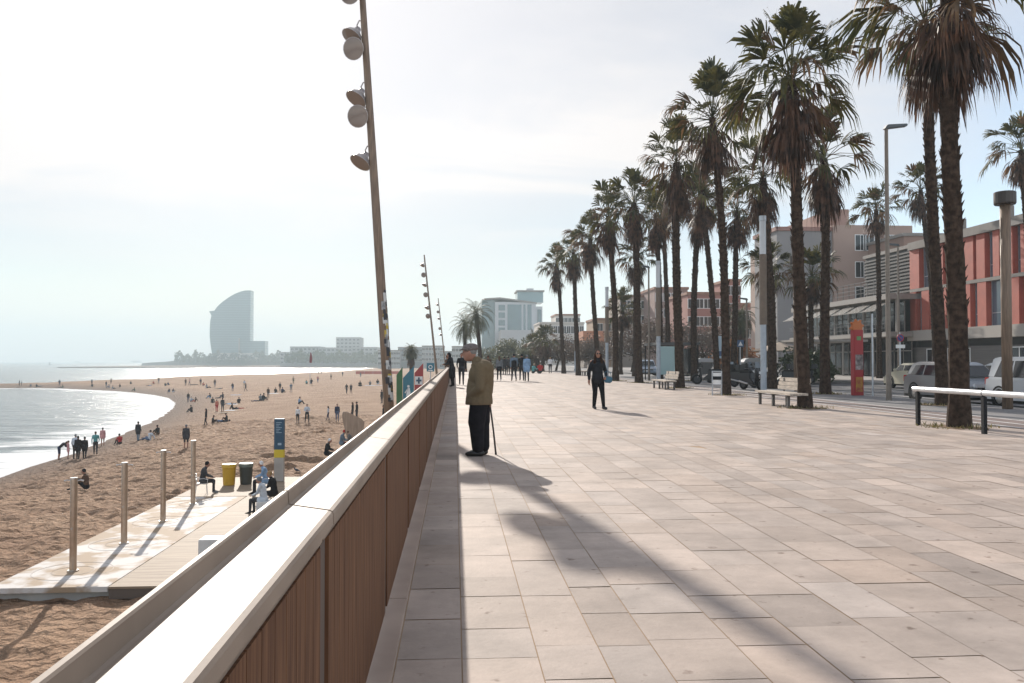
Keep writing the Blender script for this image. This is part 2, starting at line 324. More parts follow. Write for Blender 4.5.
o = bpy.data.objects.new('promenade_paving', me); C.objects.link(o); o['kind'] = 'structure'
M_bike = mat('cycle_lane_tarmac', (.16,.115,.10), .85, noise=.2, nscale=1.2, bump=.4, bscale=90, bdist=.004)
M_tar = mat('asphalt', (.075,.073,.075), .8, noise=.22, nscale=.7, bump=.4, bscale=90, bdist=.004)
M_pav = mat('pavement_slabs', (.17,.16,.155), .85, noise=.15, nscale=.9, bump=.3, bscale=40, bdist=.004)
M_side = mat('light_pavement', (.27,.25,.23), .85, noise=.12, nscale=.9)
MB().box(11.75, 13.5, -6, 400, -.3, -.002).build('cycle_lane', M_bike)['kind'] = 'structure'
MB().box(13.5, 16.75, -6, 400, -.3, 0).build('pavement', M_pav)['kind'] = 'structure'
MB().box(16.75, 16.9, -6, 400, -.3, .004).build('kerb', M_concrete)['kind'] = 'structure'
MB().box(16.9, 27, -6, 400, -.3, -.12).build('road', M_tar)['kind'] = 'structure'
MB().box(27, 27.15, -6, 400, -.3, .004).build('far_kerb', M_concrete)['kind'] = 'structure'
MB().box(27.15, 2500, -6, 2600, -.3, 0).build('far_pavement', M_side)['kind'] = 'structure'
mk = MB()
for xx in (11.9, 12.6, 13.35): mk.box(xx-.05, xx+.05, -5, 120, -.0019, .002)
for k in range(40):
    mk.box(22.0, 22.12, 5+k*5, 7.5+k*5, -.1199, -.116)
mk.box(19.2, 19.3, 5, 150, -.1199, -.116)
mk.build('lane_markings', mat('road_paint', (.55,.53,.5), .7, noise=.25, nscale=3))['kind'] = 'structure'
M_earth = mat('dry_earth', (.23,.18,.13), .95, noise=.2, nscale=.3)
MB().box(-.34, 11.75, PAVEND, 2600, -.3, -.01).build('earth_ground', M_earth)['kind'] = 'structure'
MB().box(11.75, 27.15, 400, 2600, -.3, -.01).build('earth_ground_far', M_earth)['kind'] = 'structure'
M_wall = mat('retaining_wall_stone', (.4,.34,.28), .9, noise=.15, nscale=1)
tag(MB().box(-.56, -.345, -6, 900, -8, -.02).build('retaining_wall', M_wall), 'stone retaining wall dropping from promenade edge to the beach', 'wall')
# ------------------------------------------------------------------ parapet
M_cop = mat('parapet_coping', (.29,.225,.175), .55, spec=.2, noise=.14, nscale=3.2, bump=.15, bscale=60, bdist=.002)
M_slat = mat('reddish_timber_boards', (.21,.105,.055), .7, spec=.15, col2=(.10,.048,.028), nscale=3.5, stretch=(6,14,.7), bump=.35, bscale=8, bdist=.003)
M_post = mat('dark_post', (.07,.05,.042), .5, .3)
par = thing('parapet', 'long timber clad parapet with pale sloping coping along the beach side', 'parapet', (0,0,0))
P0 = 2.485; SEG = 2.2
prof = [(-.492,.90),(-.492,1.043),(-.490,1.047),(-.480,1.047),(-.477,1.043),(-.475,1.009),(-.469,1.0065),(-.362,.990),(-.352,.986),(-.348,.978),(-.348,.948),(-.378,.948),(-.378,.90)]
def coping(y0, y1):
    m = MB(); m.prism([Vector((x, y0+.008, z)) for x, z in prof], (0, y1-y0-.016, 0)); return m
def slats(y0, y1):
    m = MB(); y = y0+.075; n = 17; w = (y1-y0-.15)/n
    for k in range(n): m.box(-.392-(k%2)*.0015, -.372, y+k*w+.003, y+(k+1)*w-.003, .062+rng.random()*.004, .899)
    m.box(-.41, -.394, y0+.05, y1-.05, .08, .897)
    return m
for k in range(-2, 40):
    y0 = P0+SEG*k
    if k < 3:
        coping(y0, y0+SEG).build('coping', M_cop, par); slats(y0, y0+SEG).build('slat_panel', M_slat, par)
        if k == 2: cc, ss = list(par.children)[-2:]; cm = [c for c in par.children if c.name.startswith('coping')][-1]; sm = [c for c in par.children if c.name.startswith('slat')][-1]
    else:
        for src, nm in ((cm, 'coping'), (sm, 'slat_panel')):
            c = src.copy(); C.objects.link(c); c.parent = par; c.location.y = (k-2)*SEG
    MB().box(-.41, -.379, y0-.045, y0+.045, .0, .897).build('post', M_post, par)
    MB().prism([Vector((x+(.004 if x < -.485 else -.004), y0-.02, z-.006)) for x, z in prof], (0, .04, 0)).build('joint_strip', M_black, par)
M_kerbst = mat('parapet_kerb_stone', (.42,.325,.265), .8, spec=.2, noise=.12, nscale=2, bump=.2, bscale=40, bdist=.003)
for k in range(-1, 22):
    MB().box(-.44, -.278, .9+k*4.1+.004, .9+(k+1)*4.1-.004, -.05, .04).build('kerb_stone', M_kerbst, par, bevel=.004)
# ------------------------------------------------------------------ floodlight masts
M_lampsh = mat('floodlight_shell', (.42,.39,.38), .4, .6, noise=.15, nscale=5)
M_lens = mat('floodlight_lens', (.22,.17,.14), .15, spec=.6)
M_stick = mat('pasted_stickers', (.5,.5,.48), .6, col2=(.04,.04,.05), nscale=5, detail=3)
M_sts = [mat('sticker_white',(.55,.55,.53),.6), mat('sticker_dark',(.03,.03,.035),.6), M_stick, mat('sticker_yellow',(.5,.36,.05),.6)]
def mast(loc, top, lamps, label, stick=True, h=15.0):
    t = thing('floodlight_mast', label, 'floodlight mast', loc, 0, 'floodlight masts along the beach')
    dx = top; zb = 0
    ax = lambda z: Vector((dx*z/h, 0, z))
    MB().tube([ax(0), ax(h*.4), ax(h)], [.17, .14, .085], 16).build('pole', M_poleW, t, smooth=True)
    MB().tube([ax(0), ax(.06)], [.42, .42], 16).build('base_plate', M_galv, t)
    if stick:
        for k in range(64):
            z = rng.uniform(4.3, 7.7); a0 = rng.uniform(-1.5, .1); w = rng.uniform(.4, .9); hh = rng.uniform(.08, .3); rr = .17-z*.00385+.004+k*.00012
            c = ax(z); vs = []
            for zz in (0, hh):
                for q in range(4):
                    th = a0-w/2+w*q/3; vs.append(c+Vector((math.cos(th)*rr, math.sin(th)*rr, zz))+Vector((dx*zz/h,0,0)))
            MB().add(vs, [(q, q+1, q+5, q+4) for q in range(3)], 0).build('sticker', M_sts[(0,1,2,1,0,2,1,3,0,1)[k%10]], t)
    for (z, kind) in lamps:
        c = ax(z)
        hd = Vector((-.30, -.20, -.05)) if kind else Vector((-.33, .05, -.12))
        dirv = (Vector((-.35, -1, -.25)) if kind else Vector((-.55, -.45, -1))).normalized()
        Mx = dirv.to_track_quat('Z', 'Y').to_matrix()
        lm = MB().lathe([(.04,-.30),(.09,-.29),(.11,-.2),(.17,-.12),(.27,-.02),(.33,.10),(.34,.12),(.325,.12),(.26,.0),(.001,-.1)], (0,0,0), 20, M=Mx)
        lo = lm.build('lamp_head', M_lampsh, t, smooth=True, loc=c+hd)
        MB().lathe([(.325,.115),(.2,.135),(.001,.14)], (0,0,0), 20, M=Mx).build('lens', M_lens, lo, smooth=True)
        MB().tube([c+Vector((0,0,.28)), c+Vector((-.16,0,.3)), c+hd*.7+Vector((0,0,.26)), c+hd-dirv*.26], .022, 6).build('bracket', M_lampsh, t)
    return t
zb = -4.2
mast((atY(398.5,26).x, 26, zb), -1.32, [(z-zb, i%2==1) for i, z in enumerate([7.65,8.85,9.6,10.9,11.5,12.6,13.4,14.4])], 'nearest tall tilted floodlight mast rising just beyond the parapet, stickers on its pole', h=19.5)
mast((atY(440,112).x, 112, zb), -2.1, [(z, i%2==0) for i, z in enumerate([11.5,12.7,14.3,15.7,16.9,18.3])], 'middle floodlight mast leaning left beside the small beach palm', False, h=19.5)
mast((atY(447.5,190).x, 190, zb), -2.1, [(z, i%2==1) for i, z in enumerate([11.5,12.8,15.1,16.5,18.2])], 'farthest and smallest floodlight mast left of the two feathery palms', False, h=19.5)
# ------------------------------------------------------------------ palms
M_trunk = mat('palm_trunk_bark', (.05,.033,.024), .95, spec=.08, noise=.5, nscale=9, bump=.8, bscale=14, bdist=.03)
M_frond = leafmat('palm_frond_green', (.035,.042,.015), (.12,.105,.03), .35, 2.0)
M_frond2 = leafmat('palm_frond_yellowing', (.075,.045,.022), (.19,.105,.045), .35, 1.2)
M_dead = leafmat('palm_dead_frond', (.042,.024,.016), (.15,.075,.044), .3, 3.0)
M_date = leafmat('date_palm_frond', (.05,.06,.03), (.11,.105,.055), .3, 2.0)
def fan(m, o, d, L, Rf, droop, seg=15, mi=0, r=rng, fold=.35, spread=1.25, stem=True, jit=.08):
    d = d.normalized(); side = d.cross(Vector((0,0,1)))
    if side.length < .1: side = Vector((1,0,0))
    side.normalize(); nrm = side.cross(d).normalized()
    roll = r.uniform(-.5,.5); side, nrm = side*math.cos(roll)+nrm*math.sin(roll), nrm*math.cos(roll)-side*math.sin(roll)
    if side.length < .1: return
    tip = o+d*L+Vector((0,0,-droop*.12*L))
    if stem: m.tube([o, o+d*L*.55, tip], [.022,.016,.01], 3, mi, caps=False)
    for k in range(seg):
        a = (k/(seg-1)-.5)*2*spread; q = abs(k/(seg-1)-.5)*2
        dd = (d*math.cos(a)+side*math.sin(a)+nrm*(fold*q*q*.8)+Vector((r.uniform(-jit,jit),r.uniform(-jit,jit),r.uniform(-jit,jit)))).normalized()
        ln = Rf*(1-.28*q*q)*r.uniform(.82,1.05); w = ln*.048*r.uniform(.7,1.3)
        wv = dd.cross(nrm).normalized()
        p0 = tip; p1 = tip+dd*ln*.5+Vector((0,0,-droop*.10*ln)); p2 = tip+dd*ln*.82+Vector((0,0,-droop*.42*ln)); p3 = tip+dd*ln*.95+Vector((r.uniform(-.05,.05),r.uniform(-.05,.05),-droop*.85*ln))
        m.add([p0-wv*w*.15, p0+wv*w*.15, p1+wv*w, p1-wv*w, p2+wv*w*.6, p2-wv*w*.6, p3], [(0,1,2,3),(3,2,4,5),(5,4,6)], mi)
def fan_palm_parts(seed, h, lean, rt=.21, n_green=38, n_dead=64, skirt=2.2, mini=False):
    r = random.Random(seed); cs = 1.14
    tr = MB(); K = 26; pts = []; rad = []
    for i in range(K+1):
        t = i/K; pts.append(Vector((lean[0]*t**1.5+.06*math.sin(t*5+seed), lean[1]*t**1.5, h*t)))
        rad.append(rt*(1.08-.22*min(1, t*1.3)+.28*math.exp(-t*22))*(1+.05*math.sin(i*2.1)))
    tr.tube(pts, rad, 12)
    if not mini:
        for i in range(420):    # old leaf stubs
            t = r.uniform(.16,.97)**.8; k = min(K-1, int(t*K)); fr = t*K-k; c = pts[k].lerp(pts[k+1], fr); rr = rad[k]
            th = r.uniform(0, 6.283); d = Vector((math.cos(th), math.sin(th), 0)); s = Vector((-d.y, d.x, 0)); ww = r.uniform(.02,.06); ln = r.uniform(.02,.09)
            a = c+d*(rr*.9); tr.add([a-s*ww, a+s*ww, a+Vector((0,0,-.12))+s*ww*.7, a+Vector((0,0,-.12))-s*ww*.7, a+d*ln+Vector((0,0,ln*1.1))], [(0,1,4),(1,2,4),(2,3,4),(3,0,4)])
    top = pts[-1]
    g = MB()
    for i in range(n_green):
        el = R(88)-R(104)*(i/n_green)**.9; th = i*2.39996+r.uniform(-.35,.35); d = Vector((math.cos(th)*math.cos(el), math.sin(th)*math.cos(el), math.sin(el)))
        old = i/n_green
        mi = 0 if r.random() > .08+.6*max(0, old-.4) else 1
        fan(g, top+Vector((0,0,r.uniform(-.35,.25))), d, cs*r.uniform(.8,1.45)*(1.1-.15*old), cs*r.uniform(.78,1.12), .12+.75*old**1.5+r.uniform(0,.35), 17, mi, r, fold=r.uniform(-.8,.9), spread=r.uniform(.7,1.2), jit=.16)
    s = MB()
    for i in range(n_dead):
        t = (i/n_dead)**.9; th = r.uniform(0, 6.283); el = R(r.uniform(-35,-80)) if t > .2 else R(r.uniform(-12,-45))
        d = Vector((math.cos(th)*math.cos(el), math.sin(th)*math.cos(el), math.sin(el)))
        o = top+Vector((math.cos(th)*.12, math.sin(th)*.12, -.15-skirt*.62*t))
        fan(s, o, d, (r.uniform(.3,.7) if r.random() < .85 else r.uniform(.8,1.2))*(1-.55*t), r.uniform(.6,.9), .6+.9*r.random(), 9, 0, r, fold=-.6, spread=.6, stem=t < .4, jit=.2)
    core = MB().tube([top+Vector((0,0,-skirt*1.0)), top+Vector((0,0,-.9)), top+Vector((0,0,-.15))], [rt*.9, rt*1.3, rt*.6], 10)
    s.add(core.v, core.f)
    return tr, g, s
def fan_palm(base, crown, label, seed, rt=.21, group='tall fan palms along the promenade', **kw):
    rt *= .88; kw['skirt'] = kw.get('skirt', 2.2)*.85
    h = crown.z-base.z; lean = (crown.x-base.x, crown.y-base.y)
    t = thing('fan_palm', label, 'palm tree', base, 0, group)
    tr, g, s = fan_palm_parts(seed, h, lean, rt, **kw)
    tr.build('trunk', M_trunk, t, recalc=False); g.build('crown', [M_frond, M_frond2], t, recalc=False); s.build('dead_frond_skirt', M_dead, t, recalc=False)
    return t
def palm_px(bx, by, cx, cy, label, seed, Y=None, dy=0, **kw):
    b = at(bx, by, 0) if Y is None else Vector((atY(bx, Y).x, Y, 0))
    c = atY(cx, b.y+dy, cy); return fan_palm(b, c, label, seed, **kw)
palm_px(957,427,949,-6,'nearest and largest palm, its trunk behind the white topped railing',1, rt=.215, n_green=44, n_dead=75, skirt=1.9)
palm_px(941,405,924,26,'dark palm close behind the largest palm, crowns overlapping',2, rt=.2, skirt=2.2)
palm_px(805,408,789,80,'tall palm standing at the end of the nearest bench',3, rt=.20, n_green=44, n_dead=80, skirt=2.6)
palm_px(826.5,394,823,158,'straight dark palm between the nearest bench palm and the red totem',4, rt=.22)
palm_px(727.5,395,713,118,'tall palm beside the small striped litter bin',5, rt=.19, n_green=42)
palm_px(772,380,764,178,'palm right behind the nearest white topped lamp column',6, Y=42, rt=.24, skirt=2.8)
palm_px(716,373,703,190,'slender palm behind the litter bin palm, reaching a lower crown',7, Y=51, rt=.2)
palm_px(678.5,388,676,163,'tall palm at the right end of the second bench',8, rt=.25, skirt=3.0)
palm_px(694,381,697,208,'palm just right of the second bench palm, in front of the bus shelter',9, rt=.24, skirt=2.8)
palm_px(639.6,382.8,633,203,'palm to the right of the woman in black, left of the second bench',10, rt=.25, skirt=3.0)
palm_px(661,377,656,218,'palm hidden behind the second lamp column, only its crown and skirt clear',11, Y=64, rt=.22, skirt=2.6)
palm_px(616,381,609,216,'palm immediately behind the shoulder of the woman in black',12, rt=.23, skirt=2.8)
palm_px(634.5,377,637,258,'lower palm whose crown sits under that of a taller palm',13, Y=75, rt=.24, skirt=2.6)
palm_px(597,373,590,238,'palm rising directly above the head of the woman in black',14, Y=70, rt=.22, skirt=2.8)
palm_px(578,371.5,573,252,'second palm from the left end of the tall row',15, Y=80, rt=.24, skirt=3.0)
palm_px(564,370,556,264,'leftmost palm of the tall row',16, Y=92, rt=.24, skirt=3.2)
palm_px(733,377,738,212,'crown filling the gap between the litter bin palm and the lamp column palm',25, Y=56, rt=.22, skirt=2.4)
palm_px(668,376,664,205,'slim palm crown rising between two taller palms above the second bench',26, Y=70, rt=.22, skirt=2.6)
palm_px(880,378,876,210,'single palm across the road in front of the cafe pavilion',17, Y=66, rt=.22, n_dead=40, skirt=1.6)
palm_px(936,372,921,190,'thin palm across the road in front of the red panelled building',18, Y=62, rt=.22, n_dead=40, skirt=1.6)
palm_px(1034,390,1022,150,'palm at the right edge of the view with only its left fronds showing',19, Y=50, rt=.22, n_dead=40)
palm_px(766,372,767,268,'shorter broad palm beyond the first lamp column, before the grey building',20, Y=60, rt=.24, n_dead=50, skirt=1.5)
palm_px(812,372,811,276,'short palm between two trunks in front of the pavilion terrace',21, Y=56, rt=.2, n_dead=40, skirt=1.5)
palm_px(621,372,622,310,'low yellowish palm among bare trees behind the row',22, Y=85, rt=.2, n_dead=40, skirt=1.3)
palm_px(543,372,545,340,'short bushy palm in front of the brown bare trees',23, Y=112, rt=.25, n_dead=50, skirt=2.2, group='palms at the far end of the promenade')
palm_px(538,372,537,346,'small palm left of the short bushy one at the far end',24, Y=118, rt=.25, n_dead=40, skirt=1.8, group='palms at the far end of the promenade')
def date_palm(base, crown, label, seed, Lf, n=60, cat='palm tree', skirt=True):
    r = random.Random(seed); t = thing('date_palm', label, cat, base, 0, 'feathery date palms')
    h = crown.z-base.z; lx = crown.x-base.x
    pts = [Vector((lx*(i/8)**1.5, 0, h*i/8)) for i in range(9)]
    MB().tube(pts, [.3]+[.24]*7+[.3], 9).build('trunk', M_trunk, t)
    g = MB(); top = pts[-1]
    for i in range(n):
        el = R(82)-R(135)*(i/n); th = i*2.39996+r.uniform(-.2,.2); d = Vector((math.cos(th)*math.cos(el), math.sin(th)*math.cos(el), math.sin(el)))
        L_ = Lf*r.uniform(.85,1.1); prev = top.copy(); dd = d.copy(); side = d.cross(Vector((0,0,1))).normalized(); K = 13
        for k in range(K):
            dd = (dd+Vector((0,0,-.135-.03*k*.3))).normalized(); nx = prev+dd*L_/K
            g.add([prev-side*.012, prev+side*.012, nx+side*.012, nx-side*.012], [(0,1,2,3)])
            lw = Lf*.2*math.sin(math.pi*(k+1.2)/(K+1.5))+.04
            for sgn in (-1,1):
                for q in (0,.5):
                    a = prev.lerp(nx, q); e = a+(side*sgn*.85+dd*.65+Vector((0,0,-.35))).normalized()*lw
                    g.add([a-dd*.02, a+dd*.035, e], [(0,1,2)])
            prev = nx
    g.build('crown', M_date, t, recalc=False)
    if skirt:
        s = MB()
        for i in range(26):
            th = r.uniform(0,6.28); fan(s, top+Vector((0,0,-.2-r.random())), Vector((math.cos(th)*.5, math.sin(th)*.5, -1)), .4, .9, .9, 7, 0, r, spread=.4, stem=False)
        s.build('dead_frond_skirt', M_dead, t, recalc=False)
    return t
date_palm(Vector((atY(481,100).x,100,0)), atY(476,100,315), 'larger feathery palm standing behind the old man in the cap', 31, 3.0, skirt=False)
date_palm(Vector((atY(465,108).x,108,0)), atY(465,108,326), 'smaller feathery palm left of its larger neighbour', 32, 2.5, skirt=False)
date_palm(Vector((atY(740,75).x,75,0)), atY(741,75,318), 'squat feathery palm before the pink building', 33, 2.0)
bp_ = Vector((atY(411,130).x,130,-4.3)); date_palm(bp_, atY(411,130,351), 'small round headed palm on the beach above the coloured panels', 34, 1.7, 80)
# ------------------------------------------------------------------ bushes & trees
def tree(base, h, w, label, seed, m, cat='tree', group='trees at the far end of the promenade', nl=2600, ls=.22, dense=9, trunkh=.35):
    r = random.Random(seed); t = thing('broadleaf_tree', label, cat, base, 0, group)
    lobes = [(Vector((r.uniform(-.33,.33)*w, r.uniform(-.3,.3)*w, h*r.uniform(trunkh+.1,.86))), w*r.uniform(.16,.28)) for _ in range(dense)]
    tr = MB().tube([(0,0,0),(.05*w,0,h*trunkh),(0,0,h*.6)], [.05*h**.8, .035*h**.8, .02*h**.8], 7)
    for c, rr in lobes: tr.tube([(.04*w,0,h*trunkh*.9), Vector((.04*w,0,h*trunkh)).lerp(c,.6)+Vector((0,0,-.05*h)), c], [.02*h**.8,.012*h**.8,.006*h**.8], 5)
    tr.build('trunk', M_trunk, t)
    g = MB()
    for i in range(nl):
        c, rr = lobes[r.randrange(dense)]; d = Vector((r.gauss(0,1), r.gauss(0,1), r.gauss(0,1))).normalized()*rr*r.random()**.45*(1.15 if r.random()<.15 else 1); p = c+Vector((d.x, d.y, d.z*.8))
        a = Vector((r.gauss(0,1), r.gauss(0,1), r.gauss(0,1))).normalized()*ls*r.uniform(.5,1.2); b = a.cross(Vector((r.gauss(0,1),r.gauss(0,1),r.gauss(0,1)))).normalized()*ls*.45
        g.add([p-a, p+b, p+a, p-b], [(0,1,2,3)])
    g.build('crown', m, t, recalc=False); return t
M_olive = leafmat('grey_green_leaves', (.075,.082,.05), (.15,.15,.09), .3, .6)
M_brownl = leafmat('bare_brown_twigs', (.085,.058,.042), (.16,.11,.08), .2, .6)
M_dkgreen = leafmat('dark_green_leaves', (.025,.035,.015), (.06,.075,.03), .25, .6)
M_autumn = leafmat('orange_autumn_leaves', (.16,.06,.02), (.3,.13,.04), .3, 1)
def tree_px(cx, ytop, Y, w, label, seed, m, **kw):
    p = atY(cx, Y); h = atY(cx, Y, ytop).z; return tree(Vector((p.x, Y, -.01)), h, w, label, seed, m, **kw)
tree_px(500,342,135,7,'grey green tree behind the walkers, left of the others',41,M_olive)
tree_px(521,338,150,9,'tallest grey green tree below the glass hospital block',42,M_olive)
tree_px(512,354,118,5,'low pale shrub behind the man with the backpack',43,M_olive, trunkh=.1)
tree_px(532,352,122,5,'low shrub behind the couple in grey coats',44,M_olive, trunkh=.1)
tree_px(556,336,116,8,'bare brown tree directly behind the short bushy palm',45,M_brownl, ls=.16, nl=3400)
tree_px(575,340,118,7,'bare brown tree between the two leftmost palms',46,M_brownl, ls=.16, nl=3400)
tree_px(592,338,112,7,'bare brown tree behind the third and fourth palms',47,M_brownl, ls=.16, nl=3400)
tree_px(660,318,98,9,'bare brown tree seen behind the second bench',48,M_brownl, ls=.16, nl=3600)
tree_px(632,322,104,8,'bare brown tree left of the thin street lamp',49,M_brownl, ls=.16, nl=3400)
tree_px(700,322,95,8,'bare brown tree in front of the pink building',50,M_brownl, ls=.16, nl=3400)
tree_px(735,343,80,5,'shrub with orange autumn leaves behind the parked scooters',51,M_autumn, nl=2200, trunkh=.15)
tree_px(785,352,55,4.4,'dark green bush behind the motorcycles and beige parasol',52,M_dkgreen, nl=2200, trunkh=.12)
tree_px(805,355,57,3.6,'dark green bush left of the pavilion canopy',53,M_dkgreen, nl=1800, trunkh=.12)
# ------------------------------------------------------------------ buildings
def win_grid(parent, y_or_x, face, us, z0s, w, h, mglass=M_glass, frame=M_white, name='window', depth=.12):
    """face 'Y': facade plane y=const facing -Y; face 'X': facade x=const facing -X"""
    for u_ in us:
        for z in z0s:
            if face == 'Y':
                f = MB(); t_ = .09
                f.box(u_-w/2-t_, u_+w/2+t_, y_or_x-.05, y_or_x+.01, z-t_, z); f.box(u_-w/2-t_, u_+w/2+t_, y_or_x-.05, y_or_x+.01, z+h, z+h+t_)
                f.box(u_-w/2-t_, u_-w/2, y_or_x-.05, y_or_x+.01, z, z+h); f.box(u_+w/2, u_+w/2+t_, y_or_x-.05, y_or_x+.01, z, z+h); f.box(u_-.03, u_+.03, y_or_x-.04, y_or_x+.01, z, z+h)
                fo = f.build(name, frame, parent); MB().box(u_-w/2, u_+w/2, y_or_x-.02, y_or_x+.008, z, z+h).build('pane', mglass, fo)
            else:
                f = MB(); t_ = .07; x = y_or_x
                f.box(x-.05, x+.01, u_-w/2-t_, u_+w/2+t_, z-t_, z); f.box(x-.05, x+.01, u_-w/2-t_, u_+w/2+t_, z+h, z+h+t_)
                f.box(x-.05, x+.01, u_-w/2-t_, u_-w/2, z, z+h); f.box(x-.05, x+.01, u_+w/2, u_+w/2+t_, z, z+h); f.box(x-.04, x+.01, u_-.03, u_+.03, z, z+h)
                fo = f.build(name, frame, parent); MB().box(x-.02, x+.008, u_-w/2, u_+w/2, z, z+h).build('pane', mglass, fo)
M_terra = mat('terracotta_panel', (.42,.10,.065), .6, noise=.08, nscale=1.5)
M_band = mat('facade_concrete_band', (.25,.225,.20), .8, noise=.1, nscale=1)
M_darkwall = mat('dark_recess_wall', (.05,.048,.046), .7)
M_darkslat = mat('dark_slatted_cladding', (.09,.082,.078), .7, noise=.25, nscale=2, stretch=(.2,.2,9))
XF = 38.0
rb = thing('red_panelled_building', 'two storey office building with red panels and tall windows above a dark base', 'building', (0,0,0))
Yn, Yf = 34, atX(911.5, XF).y
def zx(px, py): return atX(px, XF, py).z
zr, zt1, zb1, zt2, zb2, zb3 = zx(912,243), zx(912,250.5), zx(912,289.5), zx(912,292.5), zx(912,331), zx(912,341)
MB().box(XF+.5, XF+16, Yn, Yf-.05, 0, zt1+.2).build('wall', M_darkwall, rb)
MB().box(XF-.25, XF+16.2, Yn-.1, Yf, zt1, zr).build('roof_band', M_band, rb)
MB().box(XF-.1, XF+.5, Yn, Yf, zt2, zb1).build('storey_band', M_band, rb)
MB().box(XF-.35, XF+.5, Yn, Yf, zb3, zb2).build('storey_band', mat('pale_band', (.38,.34,.30), .8), rb)
MB().box(XF+.1, XF+.49, Yn, Yf, 0, zb3-.55).build('base_wall', mat('grey_base_cladding', (.14,.125,.115), .7, noise=.12, nscale=2, stretch=(.2,.2,6)), rb)
def yx(px): return atX(px, XF).y
for row, (z0, z1) in ((0, (zb1, zt1)), (1, (zb2, zt2))):
    segs = [(911.5,921),(935,945),(950,957),(962,975.5),(978.5,987),(995,1001.5),(1011.5,1015),(1023,1030)] if row == 0 else [(911.5,917.5),(923,930.5),(942,948),(962,972),(979,988),(1012.5,1021),(1030,1040)]
    for a_, b_ in segs: MB().box(XF-.08, XF+.5, yx(b_), yx(a_), z0, z1).build('red_panel', M_terra, rb, bevel=.01)
    prev = yx(segs[0][1])
    for (a_, b_), (c_, d_) in zip(segs, segs[1:]):
        y1, y0 = yx(b_)-.03, yx(c_)+.03; w = y1-y0
        fo = MB().box(XF+.3,XF+.36,y0,y0+.06,z0,z1).box(XF+.3,XF+.36,y1-.06,y1,z0,z1).box(XF+.3,XF+.36,y0,y1,z0+.9,z0+.97).box(XF+.3,XF+.36,y0+w*.45,y0+w*.45+.06,z0,z1).build('window', M_galv, rb)
        MB().box(XF+.32, XF+.34, y0, y1, z0, z1).build('pane', mat('sky_glass', (.12,.16,.2), .05, spec=1), fo)
yy = Yn
while yy < Yn: yy += 5
k = 0; yy = Yf-3
while yy > Yn+2:
    if k % 5 < 3: win_grid(rb, XF+.1, 'X', [yy], [.9], 1.5, 1.4)
    yy -= 2.1; k += 1
for yy in range(6): 
    y_ = Yn+yy*5.5; MB().box(XF+.2, XF+.5, y_, y_+.3, zr+.02, zr+.02+.9).build('roof_vent', M_band, rb)
# dark slatted neighbour
db = thing('slatted_building', 'dark horizontally slatted building adjoining the far end of the red one', 'building')
dz = zx(905, 254)*1.05
m = MB().box(XF+.6, XF+12, Yf+.1, Yf+9, 0, dz)
for k in range(int(dz/.3)): m.box(XF+.45, XF+.6, Yf+.1, Yf+9, k*.3+.05, k*.3+.2)
m.build('wall', M_darkslat, db); MB().box(XF+.4, XF+12.1, Yf+.1, Yf+9.1, dz, dz+.3).build('roof', M_band, db)
bb = thing('brown_building', 'plain reddish brown building rising behind the slatted one', 'building')
q = atY(905, 96); MB().box(q.x, q.x+22, 96, 112, 0, atY(905,96,236).z).build('wall', mat('brown_render', (.27,.17,.13), .85, noise=.1, nscale=.3), bb); MB().box(q.x-.2, q.x+22.2, 95.8, 112, atY(905,96,236).z, atY(905,96,233).z).build('roof', M_band, bb)
# big grey block
def zY(py, Y): return atY(800, Y, py).z
gb = thing('grey_block', 'large apartment block with blank grey side wall and pinkish windowed front', 'building')
Yb = 105; x0, x1, x2, x3 = atY(773,Yb).x, atY(833,Yb).x, atY(852,Yb).x, atY(912,Yb).x
M_greyw = mat('grey_render', (.25,.235,.23), .9, noise=.06, nscale=.2); M_pinkw = mat('pinkish_render', (.38,.27,.22), .9, noise=.08, nscale=.2)
MB().box(x0+.6, x1, Yb, Yb+8, 0, zY(231,Yb)).build('side_wall', M_greyw, gb)
MB().box(x0+.4, x1, Yb-.2, Yb+8.2, zY(231,Yb)+.01, zY(227,Yb)).build('cornice', mat('brick_trim', (.3,.16,.13), .8), gb)
MB().box(x1+.01, x3, Yb-.4, Yb+30, 0, zY(225,Yb)).build('front_wall', M_pinkw, gb)
MB().box(x1+.01, x2, Yb+.5, Yb+20, zY(225,Yb)+.01, zY(208,Yb)).build('rooftop_block', mat('rosy_render', (.36,.22,.18), .9), gb)
win_grid(gb, Yb-.4, 'Y', [atY(860,Yb).x, atY(868.5,Yb).x, atY(890,Yb).x, atY(899,Yb).x], [zY(250,Yb), zY(277,Yb), zY(302,Yb)], 1.3, 1.9)
